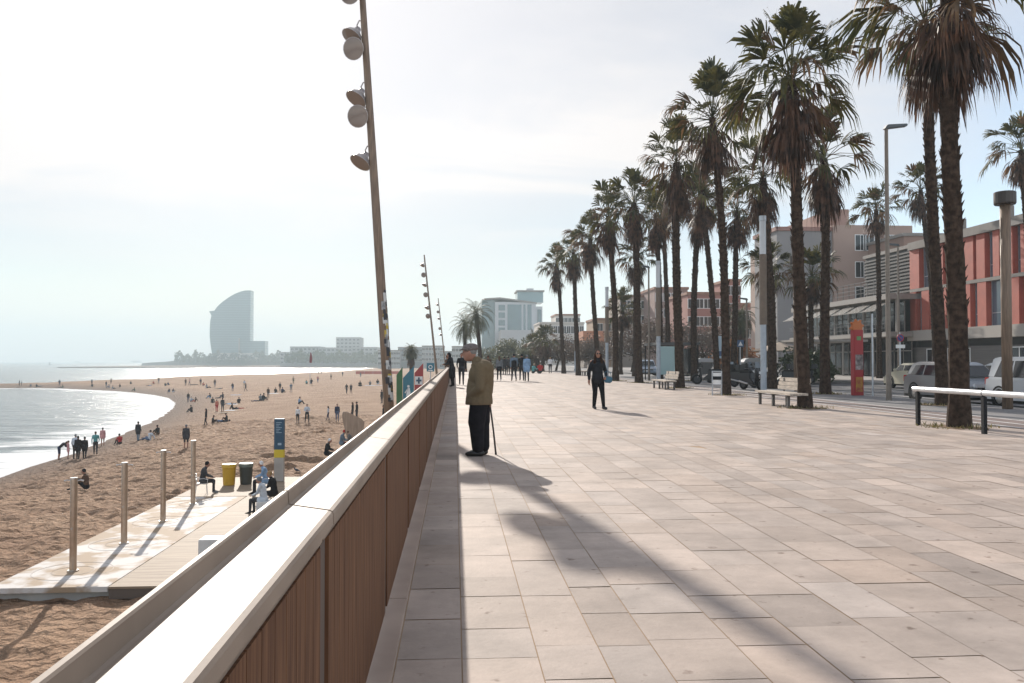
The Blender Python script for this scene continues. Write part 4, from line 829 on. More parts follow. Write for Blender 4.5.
# facing: 0=away from camera(+Y), 180=towards camera, 90=left(-X), -90=right ; (px, py, pose, facing, (top,bottom,shoes,hair), scale, label)
BP = [
(19.3,386,'stand',100,('dark','dark','black','black'),1,'left one of two dark figures standing on the rock jetty'),
(21.6,386.3,'stand',-60,('navy','dark','black','black'),.97,'right one of two dark figures standing on the rock jetty'),
(31,386.8,'sit',60,('grey','dark','black','brown'),1,'small seated figure left on the spit beyond the jetty pair'),
(36.4,387,'sit',0,('black','black','black','black'),1.05,'hunched black seated figure on the spit beside a smaller one'),
(59.5,385.8,'stand',20,('navy','navy','black','black'),1,'lone figure in navy standing on the spit'),
(62.2,387.8,'sit_back',100,('green','dark','black','brown'),1,'seated figure in green at the water edge below the navy one'),
(91.8,385.2,'stand',0,('grey','brown','black','brown'),1,'grey topped figure standing just behind someone seated on the spit'),
(92.4,386.6,'sit',30,('black','navy','black','black'),1,'black clad sitter at the feet of the grey topped figure'),
(106.2,387.4,'stand',0,('dark','grey','black','brown'),1,'standing figure at the left of the group where the spit widens'),
(109.2,387.8,'sit',90,('grey','denim','black','black'),1,'grey sitter next to the standing figure where the spit widens'),
(113.2,389,'sit_back',-70,('steelblue','dark','black','black'),1,'sitter closest to the water of the group on the spit'),
(111,384,'stand',0,('beige','dark','black','brown'),1,'beige figure standing at the far water line of the spit'),
(119.8,387,'sit',0,('brown','dark','black','black'),1,'brown clad sitter right of the group on the spit'),
(130.7,384.2,'sit_crossed',0,('black','black','black','black'),1,'black sitter on the crest by the far water line'),
(134.8,391,'sit',90,('green','black','black','brown'),1.1,'sitter in green alone above the curve of surf'),
(149.5,386,'lie',80,('blue','dark','black','brown'),1,'light blue top, lying down left of the two close sitters'),
(153.6,384,'sit_back',0,('coral','dark','black','brown'),1,'sitter in coral far back near the sunlit water'),
(158.6,383.5,'stand',0,('brown','grey','black','brown'),1.05,'couple like single standing figure in brown against bright water'),
(165.2,386,'sit',0,('black','dark','black','black'),1,'left one of two dark sitters side by side on the crest'),
(168.2,385.3,'sit_back',0,('navy','dark','black','black'),1,'right one of two dark sitters side by side on the crest'),
(169.3,392.2,'sit',40,('dark','denim','black','brown'),1,'left one of a seated pair above the surf tip'),
(172.8,392.2,'sit',-30,('black','pale','black','black'),1,'right one of a seated pair above the surf tip, in black'),
(185.6,385.6,'stand',0,('brown','dark','black','black'),1,'brown top, standing left in a cluster near the bright water'),
(189.7,385.2,'walk',90,('pink','grey','black','brown'),1,'figure in pink walking in the cluster near the bright water'),
(194.3,385.4,'lie',85,('black','black','black','black'),1.2,'dark figure lying flat in the cluster near the bright water'),
(188.2,402.2,'stand',0,('black','navy','black','black'),1,'figure in black standing over two sitters right of the surf tip'),
(190.8,401.6,'sit',-60,('pale','denim','black','brown'),1,'pale topped sitter touching the standing one right of the surf tip'),
(195.2,402,'sit_back',60,('brown','coral','black','black'),1,'brown and coral sitter right of the surf tip'),
(191.7,412.3,'sit',60,('black','black','black','black'),1.1,'lone black huddled sitter on the sand right of the surf'),
(200.6,385.4,'stand',0,('navy','brown','black','black'),1,'dark standing figure right of the one lying near the bright water'),
(203.2,385.9,'sit',0,('coral','dark','black','black'),1,'coral topped sitter behind a dark one near the bright water'),
(207.2,388.2,'sit_back',-40,('steelblue','dark','black','black'),1.2,'sitter in dusty blue leaning back near the bright water'),
(214.8,387.2,'stand',0,('brown','grey','black','brown'),1.1,'slim standing figure silhouetted against the bright water'),
(219,389,'lie',85,('grey','beige','beige','brown'),1,'figure lying on a pale towel right of the slim silhouette'),
(232.6,391.2,'stand',0,('charcoal','denim','black','black'),1,'charcoal figure standing alone mid beach'),
(244.3,387.6,'stand_arms_folded',0,('pale','beige','black','brown'),1,'pale standing figure behind one in black'),
(245.8,391.4,'walk',60,('black','dark','black','black'),1,'black figure walking just in front of a pale one'),
(210.4,398.2,'sit',80,('dark','blue','black','black'),1.1,'dark sitter with light blue trousers mid beach'),
(218.6,398.6,'lie',60,('black','black','black','black'),1,'black clad figure lying next to a sitter mid beach'),
(223.2,398,'sit',90,('charcoal','navy','black','black'),1.1,'charcoal sitter beside the one lying mid beach'),
(212.6,403,'sit_crossed',0,('black','black','black','black'),1.05,'small huddled black sitter above the red one'),
(216.8,412,'stand',30,('coral','red','brown','brown'),.95,'slim standing figure all in red'),
(222.5,411.8,'stand',0,('dark','charcoal','black','black'),1.05,'dark standing figure right of the one in red'),
(239.2,403.4,'sit',20,('black','charcoal','black','black'),1.1,'black sitter on a blue towel'),
(231.2,404.4,'lie',70,('grey','blue','black','black'),1,'figure lying next to the sitter on the blue towel'),
(233,410,'sit_back',-90,('black','dark','black','black'),1.15,'black figure reclining with another on a white towel'),
(239.5,409.4,'lie',-80,('charcoal','red','black','black'),1.1,'figure stretched out on the large white towel'),
(206,425.5,'long_haired',120,('black','black','black','black'),1,'woman in black standing alone between surf and blue column'),
(212.6,423.8,'sit',-80,('dark','brown','black','black'),1,'sitter facing the one lying near the woman in black'),
(222,422.2,'lie',85,('dark','denim','black','black'),1.1,'figure in denim lying full length near the woman in black'),
(227,421.4,'sit',90,('black','brown','black','brown'),1,'sitter at the head of the lying figure in denim'),
(257,401.6,'lie',80,('black','navy','black','black'),1,'dark figure lying left in the trio mid beach'),
(260.4,400.6,'sit',0,('grey','dark','black','black'),1.2,'grey sitter in the middle of the trio mid beach'),
(263,400.8,'sit',-30,('black','dark','black','black'),1.3,'tall black sitter at the right of the trio mid beach'),
(268.2,397.6,'stand',10,('brown','dark','black','brown'),1,'brown figure standing right of the seated trio'),
(275.3,393,'sit',0,('black','dark','black','black'),1.15,'black sitter on the left end of a white towel'),
(282,393,'sit',-40,('navy','black','black','black'),1.2,'navy sitter on the right end of a white towel'),
(280,390.8,'stand',0,('dark','brown','black','black'),1,'figure standing directly behind the white towel'),
(291,392.3,'stand_arms_folded',0,('steelblue','grey','black','brown'),1,'grey blue figure standing right of the white towel'),
(293.4,383.6,'stand',0,('beige','green','black','brown'),1,'far figure in beige above the grey blue one'),
(306.3,384,'sit',0,('teal','dark','black','black'),1.1,'teal sitter at the foot of the beach flagpole'),
(311.4,383.8,'sit',20,('black','navy','black','black'),1.5,'tall dark sitter right of the beach flagpole'),
(317.8,382.6,'stand',0,('pink','denim','black','brown'),1,'pink figure standing right of the flagpole'),
(331,379.6,'stand',0,('beige','brown','black','brown'),1,'beige figure far back between flagpole and mast'),
(342.6,376.4,'stand',0,('charcoal','dark','black','black'),1,'distant dark figure near the far end of the sea'),
(318.4,374.2,'stand',0,('dark','dark','black','black'),1,'left one of two distant silhouettes against the bright sea'),
(321.4,374,'stand',0,('grey','dark','black','black'),1,'right one of two distant silhouettes against the bright sea'),
(346.6,393.6,'walk',0,('black','charcoal','black','black'),1,'left one of a strolling couple in dark coats'),
(351,393.6,'walk',10,('charcoal','black','black','brown'),.97,'right one of a strolling couple in dark coats'),
(360,386.4,'sit_crossed',0,('black','black','black','black'),1.4,'bulky black sitter right of the strolling couple'),
(360.6,377.4,'stand',0,('grey','steelblue','black','black'),1,'distant grey figure above the bulky sitter'),
(370,385,'sit',0,('grey','dark','black','black'),1.1,'grey sitter left of the nearest mast'),
(377.5,384.4,'sit',0,('black','pale','black','black'),1.4,'dark sitter on a pale sheet just left of the nearest mast'),
(381.8,403.4,'stand',60,('dark','charcoal','black','black'),1.05,'dark figure standing close to the foot of the nearest mast'),
(299,404.2,'sit',-90,('blue','black','black','black'),1.15,'sitter in light blue with legs stretched, behind the white shirted pair'),
(297.8,423.4,'stand',170,('white','black','black','brown'),.9,'shorter one of the white shirted pair, in black trousers'),
(307,422.6,'stand_arms_folded',180,('pale','black','black','black'),1.03,'taller one of the pale shirted pair, legs apart'),
(328.2,420.4,'long_haired',90,('pale','navy','black','black'),.82,'child with a pale top standing beside an adult in navy'),
(337.2,421.6,'stand',200,('navy','denim','black','black'),1,'adult in navy standing by a child'),
(352.6,419,'long_haired',90,('black','dark','black','brown'),.95,'left figure in black behind the wooden fin sculpture'),
(356.8,420.6,'stand',90,('black','charcoal','black','black'),1.08,'tall figure in black behind the wooden fin sculpture'),
(59,460,'bend',-90,('dark','navy','brown','brown'),1,'barefoot figure bending at the water edge'),
(68,459,'bare_legged',-60,('pink','pink','brown','brown'),.8,'child in pink paddling beside the bending adult'),
(75.4,459.6,'stand',0,('pale','black','black','grey'),1.1,'figure in a pale top left in the group at the surf'),
(77.8,460,'stroll_coat',0,('black','black','black','black'),.98,'figure in black before a pale topped one at the surf'),
(84.5,459.4,'stroll_coat',20,('black','black','brown','black'),.95,'figure in a dark jacket carrying bags at the surf'),
(95.4,455,'walk',30,('teal','dark','black','brown'),1.05,'figure in a teal top walking at the surf'),
(102.6,446,'bare_legged',10,('pink','beige','brown','black'),.95,'paddler in pink standing in the shallow foam'),
(120,444.4,'sit',60,('red','black','black','black'),1.05,'sitter in a red top at the water edge'),
(138,441.4,'stroll_coat',0,('dark','steelblue','black','black'),1.02,'tall dark coated figure standing at the water edge'),
(149.4,440.6,'sit_back',70,('pale','denim','black','black'),1.05,'sitter in pale blue beside the tall dark coated figure'),
(158.2,434.8,'sit',60,('black','brown','black','black'),1,'black huddled sitter right of the pale blue one'),
(86.5,489.6,'sit',80,('brown','black','black','black'),1.12,'person in dark red sitting on the sand behind the shower posts'),
(186,449,'bare_legged',0,('charcoal','dark','brown','grey'),1.03,'bare legged walker in a dark jacket near the last shower post'),
]
for (px, py, pose, fc, cols_, sc, lab) in BP:
    p = onbeach(px, py); person(p, pose, R(fc+rng.uniform(-12,12)), cols_, lab, sc*rng.uniform(.98,1.04), BG)
# towels
def towel(px, py, w, l, rz, c, label):
    p = onbeach(px, py); m = MB(); nx = 6; 
    vs = [(w*(i/nx-.5), l*(k/nx-.5), .03+rng.random()*.05) for k in range(nx+1) for i in range(nx+1)]
    m.add(vs, [(k*(nx+1)+i, k*(nx+1)+i+1, (k+1)*(nx+1)+i+1, (k+1)*(nx+1)+i) for k in range(nx) for i in range(nx)])
    o = m.build('towel', colm(CLO[c]), None, loc=p); o.rotation_euler.z = rz; tag(o, label, 'towel', 'towels on the sand')
towel(238,395.2,2.6,1.6,.3,'blue','empty light blue towel mid beach'); towel(237,404.4,2.6,1.6,.1,'pale','blue white towel under a black sitter'); towel(237,410.6,3,1.8,0,'white','large white towel under two reclining figures'); towel(232,413,3.2,1,0,'beige','long beige towel below the reclining pair'); towel(278.5,393.6,3.6,1.8,0,'white','white towel with a sitter at each end'); towel(374,385.6,4,2,0,'pale','pale sheet beside the nearest mast')
# promenade walkers
G = 'people on the promenade'
def prom(px, Y, pose, fc, cols_, sc, lab): person(Vector((atY(px,Y).x, Y, 0)), pose, R(fc), cols_, lab, sc*1.05, G)
prom(452.5,46,'long_coat',70,('black','black','black','black'),1.06,'woman in a long black coat leaning on the parapet')
prom(447.5,52,'stand',60,('brown','black','black','brown'),.98,'figure half hidden behind the long black coat at the parapet')
prom(461.5,49,'walk',180,('black','dark','black','black'),1.03,'man in black with a red chest mark walking toward us by the parapet')
prom(488,60,'stand',0,('brown','dark','black','brown'),1.0,'figure showing only head and shoulder behind the old man')
prom(499.3,59,'long_haired',10,('grey','black','white','brown'),.97,'woman in grey top and black leggings walking away')
prom(504.4,82,'stand',0,('dark','dark','black','black'),1,'left one of two far dark figures beyond the woman in grey')
prom(508.3,84,'walk',0,('charcoal','dark','black','black'),1,'right one of two far dark figures beyond the woman in grey')
prom(514,57,'walk',5,('steelblue','dark','beige','black'),1.05,'man in a blue jacket and dark backpack walking away')
prom(521.8,59,'walk',0,('black','dark','black','black'),1.05,'dark companion left of the one in the pale blue coat')
prom(526.8,57,'stroll_coat',0,('blue','dark','black','grey'),1.0,'grey haired walker in a pale blue coat')
prom(533,92,'sit',-60,('teal','dark','black','beige'),1.2,'seated figure in teal at the far edge of the paving')
prom(540.2,95,'sit',0,('red','dark','black','brown'),1.3,'seated figure in red at the far edge of the paving')
prom(550.2,92,'stand',0,('white','dark','black','blond'),1.0,'figure in white standing at the far edge of the paving')
prom(476,96,'stand',0,('charcoal','dark','black','black'),1.0,'far figure between the old man and the parapet')
# backpack & red chest mark
p = Vector((atY(514,57).x,57-.16,1.2)); tag(MB().box(-.15,.15,-.09,.07,-.22,.24).build('backpack', colm(CLO['black']), None, bevel=.04, loc=p), 'dark backpack worn by the man in the blue jacket', 'backpack')
# detailed persons ------------------------------------------------------------
def infl(prims, d, tags, tg=0):
    out = []
    for p in prims:
        if p[-1] in tags:
            if p[0] == 'c': out.append(('c', p[1], p[2], p[3]+d, p[4]+d, tg))
            else: out.append(('e', p[1], p[2]+d, p[3]+d, p[4]+d, p[5], tg))
    return out
I3 = Matrix.Identity(3)
def meshobj(name, me, parent): o = bpy.data.objects.new(name, me); C.objects.link(o); o.parent = parent; return o
def face_bits(h, fd=1):
    h = Vector(h); return [('e', tuple(h), .078, .096, .118, I3, 0), ('e', tuple(h+Vector((0,.03,-.06))), .052, .055, .055, I3, 0),
      ('c', tuple(h+Vector((0,.082,.022))), tuple(h+Vector((0,.112,-.018))), .010, .017, 0), ('c', tuple(h+Vector((-.02,.083,-.058))), tuple(h+Vector((.02,.083,-.058))), .009, .009, 0),
      ('e', tuple(h+Vector((.076,-.005,0))), .012, .022, .034, I3, 0), ('e', tuple(h+Vector((-.076,-.005,0))), .012, .022, .034, I3, 0),
      ('e', tuple(h+Vector((0,-.01,.04))), .076, .092, .085, I3, 0), ('c', tuple(h+Vector((-.035,.08,.035))), tuple(h+Vector((.035,.08,.035))), .014, .014, 0)]
def hand(w, d, pn, curl=.5, tg=0):   # wrist, direction, palm normal -> palm, four fingers and a thumb
    w = Vector(w); d = Vector(d).normalized(); pn = Vector(pn).normalized(); s = d.cross(pn).normalized(); out = []
    out.append(('c', tuple(w), tuple(w+d*.04), .024, .026, tg))
    for i, ln in enumerate((.072,.082,.076,.06)):
        o = (i-1.5)*.0195; a = w+d*.035+s*o*.8; b = w+d*.085+s*o; c = b+(d*math.cos(curl)+pn*math.sin(curl))*ln*.5; e = c+(d*math.cos(curl*2.2)+pn*math.sin(curl*2.2))*ln*.5
        out += [('c', tuple(a), tuple(b), .013, .0105, tg), ('c', tuple(b), tuple(c), .0095, .0085, tg), ('c', tuple(c), tuple(e), .0085, .0075, tg)]
    a = w+d*.02-s*.02; b = a-s*.028+d*.028+pn*.012; c = b+d*.03+pn*.015
    out += [('c', tuple(a), tuple(b), .013, .011, tg), ('c', tuple(b), tuple(c), .0105, .008, tg)]
    return out
# old man: local +Y = facing; placed facing world -X
om = thing('person', 'old man in olive jacket, dark trousers and flat cap, leaning forward near the parapet', 'person', Vector((atY(478.8,12.75).x, 12.75, 0)), R(82), G)
j = J(pel=(0,-.02,.86), ch=(0,-.03,1.16), nk=(0,.035,1.33), hd=(0,.135,1.475), shl=(-.18,-.035,1.27), shr=(.18,-.035,1.27), ell=(-.255,-.05,.98), hal=(-.12,.08,.90), elr=(.22,-.08,.98), har=(.135,-.13,.80), hil=(-.09,-.03,.84), hir=(.09,-.03,.84), knl=(-.10,.03,.46), knr=(.10,.0,.46), anl=(-.10,-.03,.08), anr=(.11,-.06,.08), tol=(-.12,.15,.035), tor=(.13,.12,.035))
om.scale = (1.04,1.04,1.035)
bp0 = [p for p in body_prims(j) if p[-1] not in (HR, SHO)]
bp0 = [(('c',p[1],p[2],p[3]*.8,p[4]*.8,0) if p[0]=='c' else ('e',p[1],p[2]*.88,p[3]*.88,p[4]*.88,p[5],0)) for p in bp0]+face_bits(j['hd'])+hand((.135,-.135,.79),(0,-.1,-1),(0,1,0),1.0)+hand((-.12,.08,.88),(.35,.1,-1),(1,0,0),.5)
meshobj('body', remeshed('body', bp0, [SKINC], .0085, 2), om)
M_olive_c = mat('olive_wool_jacket', (.15,.112,.068), .95, spec=.1, noise=.07, nscale=30, bump=.25, bscale=12, bdist=.02)
M_trous = mat('dark_trouser_cloth', (.015,.014,.017), .9, spec=.1, noise=.2, nscale=12, bump=.3, bscale=9, bdist=.02)
coat = [('e',(0,-.035,1.15),.24,.185,.21,I3,0),('e',(0,-.06,1.25),.225,.16,.14,I3,0),('c',(-.17,-.04,1.27),(.17,-.04,1.27),.085,.085,0),('c',(0,-.03,1.08),(0,-.01,.92),.19,.195,0),('c',(-.06,-.01,.95),(-.07,0,.76),.175,.19,0),('c',(.06,-.01,.95),(.07,-.01,.76),.175,.19,0),('c',(0,-.02,1.30),(0,.03,1.36),.10,.078,0),
        ('c',(-.185,-.04,1.25),(-.262,-.05,.98),.078,.068,0),('c',(-.262,-.05,.98),(-.16,.10,.87),.066,.06,0),('c',(.185,-.04,1.25),(.25,-.10,.98),.078,.066,0),('c',(.25,-.10,.98),(.13,-.13,.80),.062,.055,0),
        ('c',(-.09,.06,1.3),(.09,.06,1.3),.045,.045,0)]
cme = remeshed('jacket', coat, [M_olive_c], .012, 5); bm = bmesh.new(); bm.from_mesh(cme)
bmesh.ops.bisect_plane(bm, geom=bm.verts[:]+bm.edges[:]+bm.faces[:], plane_co=(0,0,.74), plane_no=(0,0,-1), clear_outer=True); bm.to_mesh(cme); bm.free(); cme.polygons.foreach_set('use_smooth',[True]*len(cme.polygons))
jk = meshobj('jacket', cme, om)
MB().box(-.232,-.21,-.04,.10,.84,.855).build('pocket_flap', M_olive_c, jk)
trs = [('c',(-.08,-.02,.84),(-.10,.02,.48),.135,.125,0),('c',(-.10,.02,.48),(-.10,.0,.12),.115,.088,0),('c',(.08,-.02,.84),(.10,-.03,.48),.135,.125,0),('c',(.10,-.03,.48),(.11,-.06,.12),.115,.088,0),('e',(0,-.03,.84),.17,.15,.13,I3,0)]
meshobj('trousers', remeshed('trousers', trs, [M_trous], .012, 4), om)
for s, a_ in ((-1,(-.10,-.05,.045)),(1,(.115,-.08,.045))):
    meshobj('shoe', remeshed('shoe', [('c',a_,(a_[0]+s*.015,a_[1]+.12,.042),.047,.045,0),('c',(a_[0]+s*.015,a_[1]+.12,.042),(a_[0]+s*.02,a_[1]+.20,.034),.046,.033,0)], [mat('black_leather',(.012,.011,.011),.35)], .008, 2), om)
hv = Vector(j['hd'])
M_tweed = mat('grey_tweed_cap', (.15,.125,.115), .9, noise=.25, nscale=60, bump=.3, bscale=60, bdist=.004)
cap = [('e',tuple(hv+Vector((0,-.012,.078))),.098,.118,.07,Matrix.Rotation(R(-8),3,'X'),0),('e',tuple(hv+Vector((0,.09,.062))),.07,.055,.012,Matrix.Rotation(R(-18),3,'X'),0)]
meshobj('flat_cap', remeshed('flat_cap', cap, [M_tweed], .007, 2), om)
hr = [('e',tuple(hv+Vector((0,-.035,.025))),.082,.072,.06,I3,0)]
meshobj('hair', remeshed('hair', hr, [mat('grey_hair',(.2,.185,.17),.9)], .01, 2), om)
gl = MB().tube([hv+Vector((-.078,-.01,.025)), hv+Vector((-.075,.09,.022))], .003, 5).tube([hv+Vector((-.012,.108,.02)), hv+Vector((-.06,.098,.02))], .004, 5).tube([hv+Vector((-.06,.098,0)), hv+Vector((-.02,.108,-.01))], .004, 5)
gl.build('glasses', M_black, om)
for s in (-1,1): MB().lathe([(.0001,-.009),(.007,-.005),(.009,.0),(.007,.006),(.0001,.009)], tuple(hv+Vector((s*.03,.083,.018))), 8).build('eye', mat('eye',(.05,.03,.02),.1), om)
# cane (held behind him)
cb = om.matrix_world
cn_ = thing('walking_cane', 'thin dark walking cane held behind the old man, tip on the paving', 'cane', om.location, R(82)); cn_.scale = om.scale
MB().tube([(.13,-.235,.015),(.132,-.20,.35),(.135,-.15,.72)], [.014,.013,.013], 8).build('shaft', mat('dark_cane_wood',(.03,.02,.015),.4), cn_)
MB().tube([(.135,-.15,.72),(.135,-.145,.75),(.135,-.11,.765),(.135,-.06,.755)], .012, 8).build('handle', mat('dark_cane_wood',(.03,.02,.015),.4), cn_)
MB().tube([(.13,-.235,.0),(.13,-.235,.03)], .015, 8).build('rubber_tip', M_dark, cn_)
for o_ in cn_.children: pass
# woman in black
wm_ = thing('person', 'woman in black hooded jacket, leggings and sunglasses walking toward the camera', 'person', Vector((atY(597.5,24.6).x, 24.6, 0)), R(184), G)
j = J(hd=(0,.03,1.60), knl=(-.12,.09,.50), anl=(-.15,.12,.08), knr=(.085,.05,.49), anr=(.075,-.14,.09), tor=(.07,.01,.035), tol=(-.14,.26,.04), ell=(-.25,-.05,1.10), hal=(-.22,.14,.93), elr=(.245,-.04,1.12), har=(.245,.0,.86))
bw = [(('c',p[1],p[2],p[3]*.8,p[4]*.8,0) if p[0]=='c' else ('e',p[1],p[2]*.9,p[3]*.9,p[4]*.9,p[5],0)) for p in body_prims(j) if p[-1] not in (HR, SHO)]+face_bits(j['hd'])+hand((.272,.01,.835),(0,.1,-1),(-1,0,0),.5)+hand((-.235,.17,.91),(.5,.8,-.2),(1,-.5,0),.9)
meshobj('body', remeshed('body', bw, [SKINC], .010, 2), wm_)
M_jk = mat('black_quilted_jacket', (.012,.013,.017), .7, spec=.2, noise=.2, nscale=10, bump=.4, bscale=14, bdist=.03)
jkp = [('e',(0,0,1.28),.195,.145,.17,I3,0),('c',(0,0,1.2),(0,0,1.02),.155,.16,0),('c',(0,0,1.0),(0,0,.88),.165,.185,0),('c',(-.145,0,1.38),(-.25,-.05,1.10),.07,.058,0),('c',(-.25,-.05,1.10),(-.225,.12,.945),.055,.045,0),('c',(.145,0,1.38),(.245,-.04,1.12),.07,.058,0),('c',(.245,-.04,1.12),(.25,0,.885),.055,.045,0),('c',(0,-.01,1.4),(0,.0,1.47),.12,.10,0),('c',(-.09,.05,1.43),(.09,.05,1.43),.05,.05,0),('e',(0,-.07,1.52),.115,.075,.115,I3,0)]
meshobj('jacket', remeshed('jacket', jkp, [M_jk], .013, 4), wm_)
lg = [('c',(-.09,0,.86),(-.12,.085,.50),.115,.07,0),('c',(-.12,.085,.50),(-.15,.12,.08),.072,.048,0),('c',(.085,0,.86),(.085,.045,.49),.108,.07,0),('c',(.085,.045,.49),(.075,-.14,.08),.075,.052,0)]
meshobj('leggings', remeshed('leggings', lg, [mat('black_leggings',(.01,.01,.012),.8,spec=.1)], .012, 3), wm_)
for (a_, b_) in (((-.15,.10,.05),(-.19,.28,.04)),((.075,-.16,.06),(.07,.02,.04))): meshobj('shoe', remeshed('shoe', [('c',a_,b_,.05,.038,0)], [mat('black_trainer',(.02,.02,.022),.6)], .01, 2), wm_)
hv = Vector(j['hd'])
meshobj('hair', remeshed('hair', [('e',tuple(hv+Vector((0,-.025,.035))),.095,.098,.10,I3,0),('c',tuple(hv+Vector((-.07,.0,0))),tuple(hv+Vector((-.10,.05,-.24))),.042,.05,0),('c',tuple(hv+Vector((.07,0,0))),tuple(hv+Vector((.10,.05,-.24))),.042,.05,0)], [mat('dark_brown_hair',(.03,.015,.01),.85,spec=.1)], .01, 3), wm_)
gg = MB()
for s in (-1,1): gg.lathe([(.0001,.01),(.02,.008),(.026,0),(.02,-.004),(.0001,-.006)], tuple(hv+Vector((s*.032,.092,.02))), 12, M=Matrix.Rotation(R(-90),3,'X'))
gg.tube([hv+Vector((-.05,.09,.028)), hv+Vector((.05,.09,.028))], .004, 5); gg.build('sunglasses', mat('dark_lenses',(.01,.01,.01),.1), wm_)
wl = wm_.location
hb_ = thing('handbag', 'teal blue handbag carried on the woman\'s forearm', 'handbag', wl+Vector((.27,-.17,.88)), 0)
MB().prism([Vector((-.11,-.06,-.10)),Vector((.11,-.06,-.12)),Vector((.14,-.06,.07)),Vector((-.10,-.06,.10))], (0,.12,0)).build('bag_body', mat('teal_leather',(.025,.10,.15),.5,noise=.2), hb_, bevel=.03)
MB().tube([(-.09,0,.10),(-.08,0,.2),(0,0,.24),(.08,0,.19),(.1,0,.08)], .01, 6).build('strap', mat('teal_leather',(.03,.15,.22),.5), hb_)
# ------------------------------------------------------------------ shower platform
ZP = -4.0
M_slab = mat('bleached_concrete', (.33,.24,.16), .75, spec=.2, col2=(.56,.53,.50), nscale=1.1, bump=.15, bscale=9, bdist=.01, detail=9)
for n_ in M_slab.node_tree.nodes:
    if n_.type == 'VALTORGB': n_.color_ramp.elements[0].position = .44; n_.color_ramp.elements[1].position = .56
M_deck = bpy.data.materials.new('decking'); N, L = nt(M_deck); b = N['Principled BSDF']; b.inputs['Roughness'].default_value = .75
tc = N.new('ShaderNodeTexCoord'); mpd = N.new('ShaderNodeMapping'); mpd.inputs['Scale'].default_value = (.5,9,1); L.new(tc.outputs['Object'], mpd.inputs[0]); nd = N.new('ShaderNodeTexNoise'); nd.inputs['Scale'].default_value = 1.2; L.new(mpd.outputs[0], nd.inputs['Vector'])
rd = N.new('ShaderNodeValToRGB'); rd.color_ramp.elements[0].position = .3; rd.color_ramp.elements[1].position = .7; rd.color_ramp.elements[0].color = (.20,.14,.09,1); rd.color_ramp.elements[1].color = (.33,.245,.165,1); L.new(nd.outputs[0], rd.inputs[0]); L.new(rd.outputs[0], b.inputs['Base Color'])
pl = thing('shower_platform', 'pale concrete shower pad edged by timber decking on the sand', 'platform', (0,0,0))
MB().box(-11.1,-8.3,21.1,34.7,ZP-.13,ZP).build('concrete_pad', M_slab, pl, bevel=.01)
MB().box(-11.0,-8.3,21.3,40,ZP-.5,ZP-.14).build('footing', M_concrete, pl)
dk = MB(); y_ = 21.1
while y_ < 34.7: dk.box(-8.28,-3.2,y_+.004,y_+.136,ZP-.06,ZP-.004); y_ += .14
while y_ < 40.3: dk.box(-11.1,-3.2,y_+.004,y_+.136,ZP-.06,ZP-.004); y_ += .14
dk.build('timber_decking', M_deck, pl); MB().box(-8.28,-3.2,21.12,40,ZP-.3,ZP-.07).build('deck_frame', mat('deck_frame',(.12,.09,.07),.9), pl)
M_bronze = mat('stainless_shower_post', (.48,.40,.33), .28, .95, noise=.1)
lab = ['nearest shower post at the front of the concrete pad','second shower post from the front of the pad','third shower post from the front of the pad','farthest shower post, beside the man on the chair']
for i, (px, py) in enumerate([(73,571),(124,543.5),(163,521.5),(193,504)]):
    p = at(px, py, ZP); t = thing('shower_post', lab[i], 'shower post', p, 0, 'beach shower posts')
    MB().tube([(0,0,0),(0,0,2.36)], .088, 18).build('post', M_bronze, t, smooth=False); MB().tube([(0,0,2.36),(0,0,2.40)], [.095,.095], 18).build('top_cap', M_steel, t)
    MB().tube([(0,0,0),(0,0,.03)], .14, 18).build('base_flange', M_steel, t)
    if i < 3:
        for s in (-1,1):
            MB().tube([(s*.08,0,2.32),(s*.17,0,2.33),(s*.24,0,2.31)], [.018,.018,.03], 8).build('shower_head', M_steel, t)
    MB().tube([(0,-.085,1.1),(0,-.12,1.1)], .03, 10).build('push_button', M_steel, t)
    # spray channels on the slab
    ch = MB()
    for rr in (.5,.95):
        ch.tube([(math.cos(q*.209)*rr,math.sin(q*.209)*rr,.002) for q in range(31)], .005, 3)
    ch.build('drain_grooves', mat('wet_groove',(.38,.33,.28),.6), t)
# concrete seat blocks
bk = thing('seat_block', 'white concrete seat block on the deck beside the parapet', 'seat', at(198,556,ZP), 0)
MB().box(0,1.9,0,.62,0,.44).build('block', mat('white_concrete',(.62,.61,.59),.7,noise=.06), bk, bevel=.015); MB().box(.08,1.82,.05,.57,.0,.03).build('plinth', M_dark, bk)
bk2 = thing('seat_block', 'white concrete seat block beneath the elderly couple', 'seat', at(256,515,ZP), 0)
MB().box(0,1.9,0,.62,0,.44).build('block', MATS['white_concrete'], bk2, bevel=.015)
# bins
def bin_(px, py, c, label, lidc):
    p = at(px, py, ZP); t = thing('litter_bin', label, 'litter bin', p, 0, 'litter bins on the deck'); t.scale = (.86,.86,.96)
    MB().lathe([(.0001,0),(.27,0),(.285,.03),(.33,.78),(.35,.79),(.35,.83),(.30,.83),(.27,.1),(.0001,.1)], n=28).build('bin_body', c, t, smooth=False)
    MB().lathe([(.352,.79),(.36,.80),(.36,.93),(.345,.955),(.0001,.965)], n=28).build('lid', lidc, t)
bin_(229,485,mat('yellow_plastic',(.55,.32,.01),.5,noise=.06),'yellow litter bin at the back of the deck',mat('yellow_lid',(.6,.38,.03),.45))
bin_(246,484,mat('dark_green_plastic',(.03,.035,.03),.5,noise=.1),'dark grey green litter bin beside the yellow one',mat('grey_green_lid',(.13,.16,.14),.45))
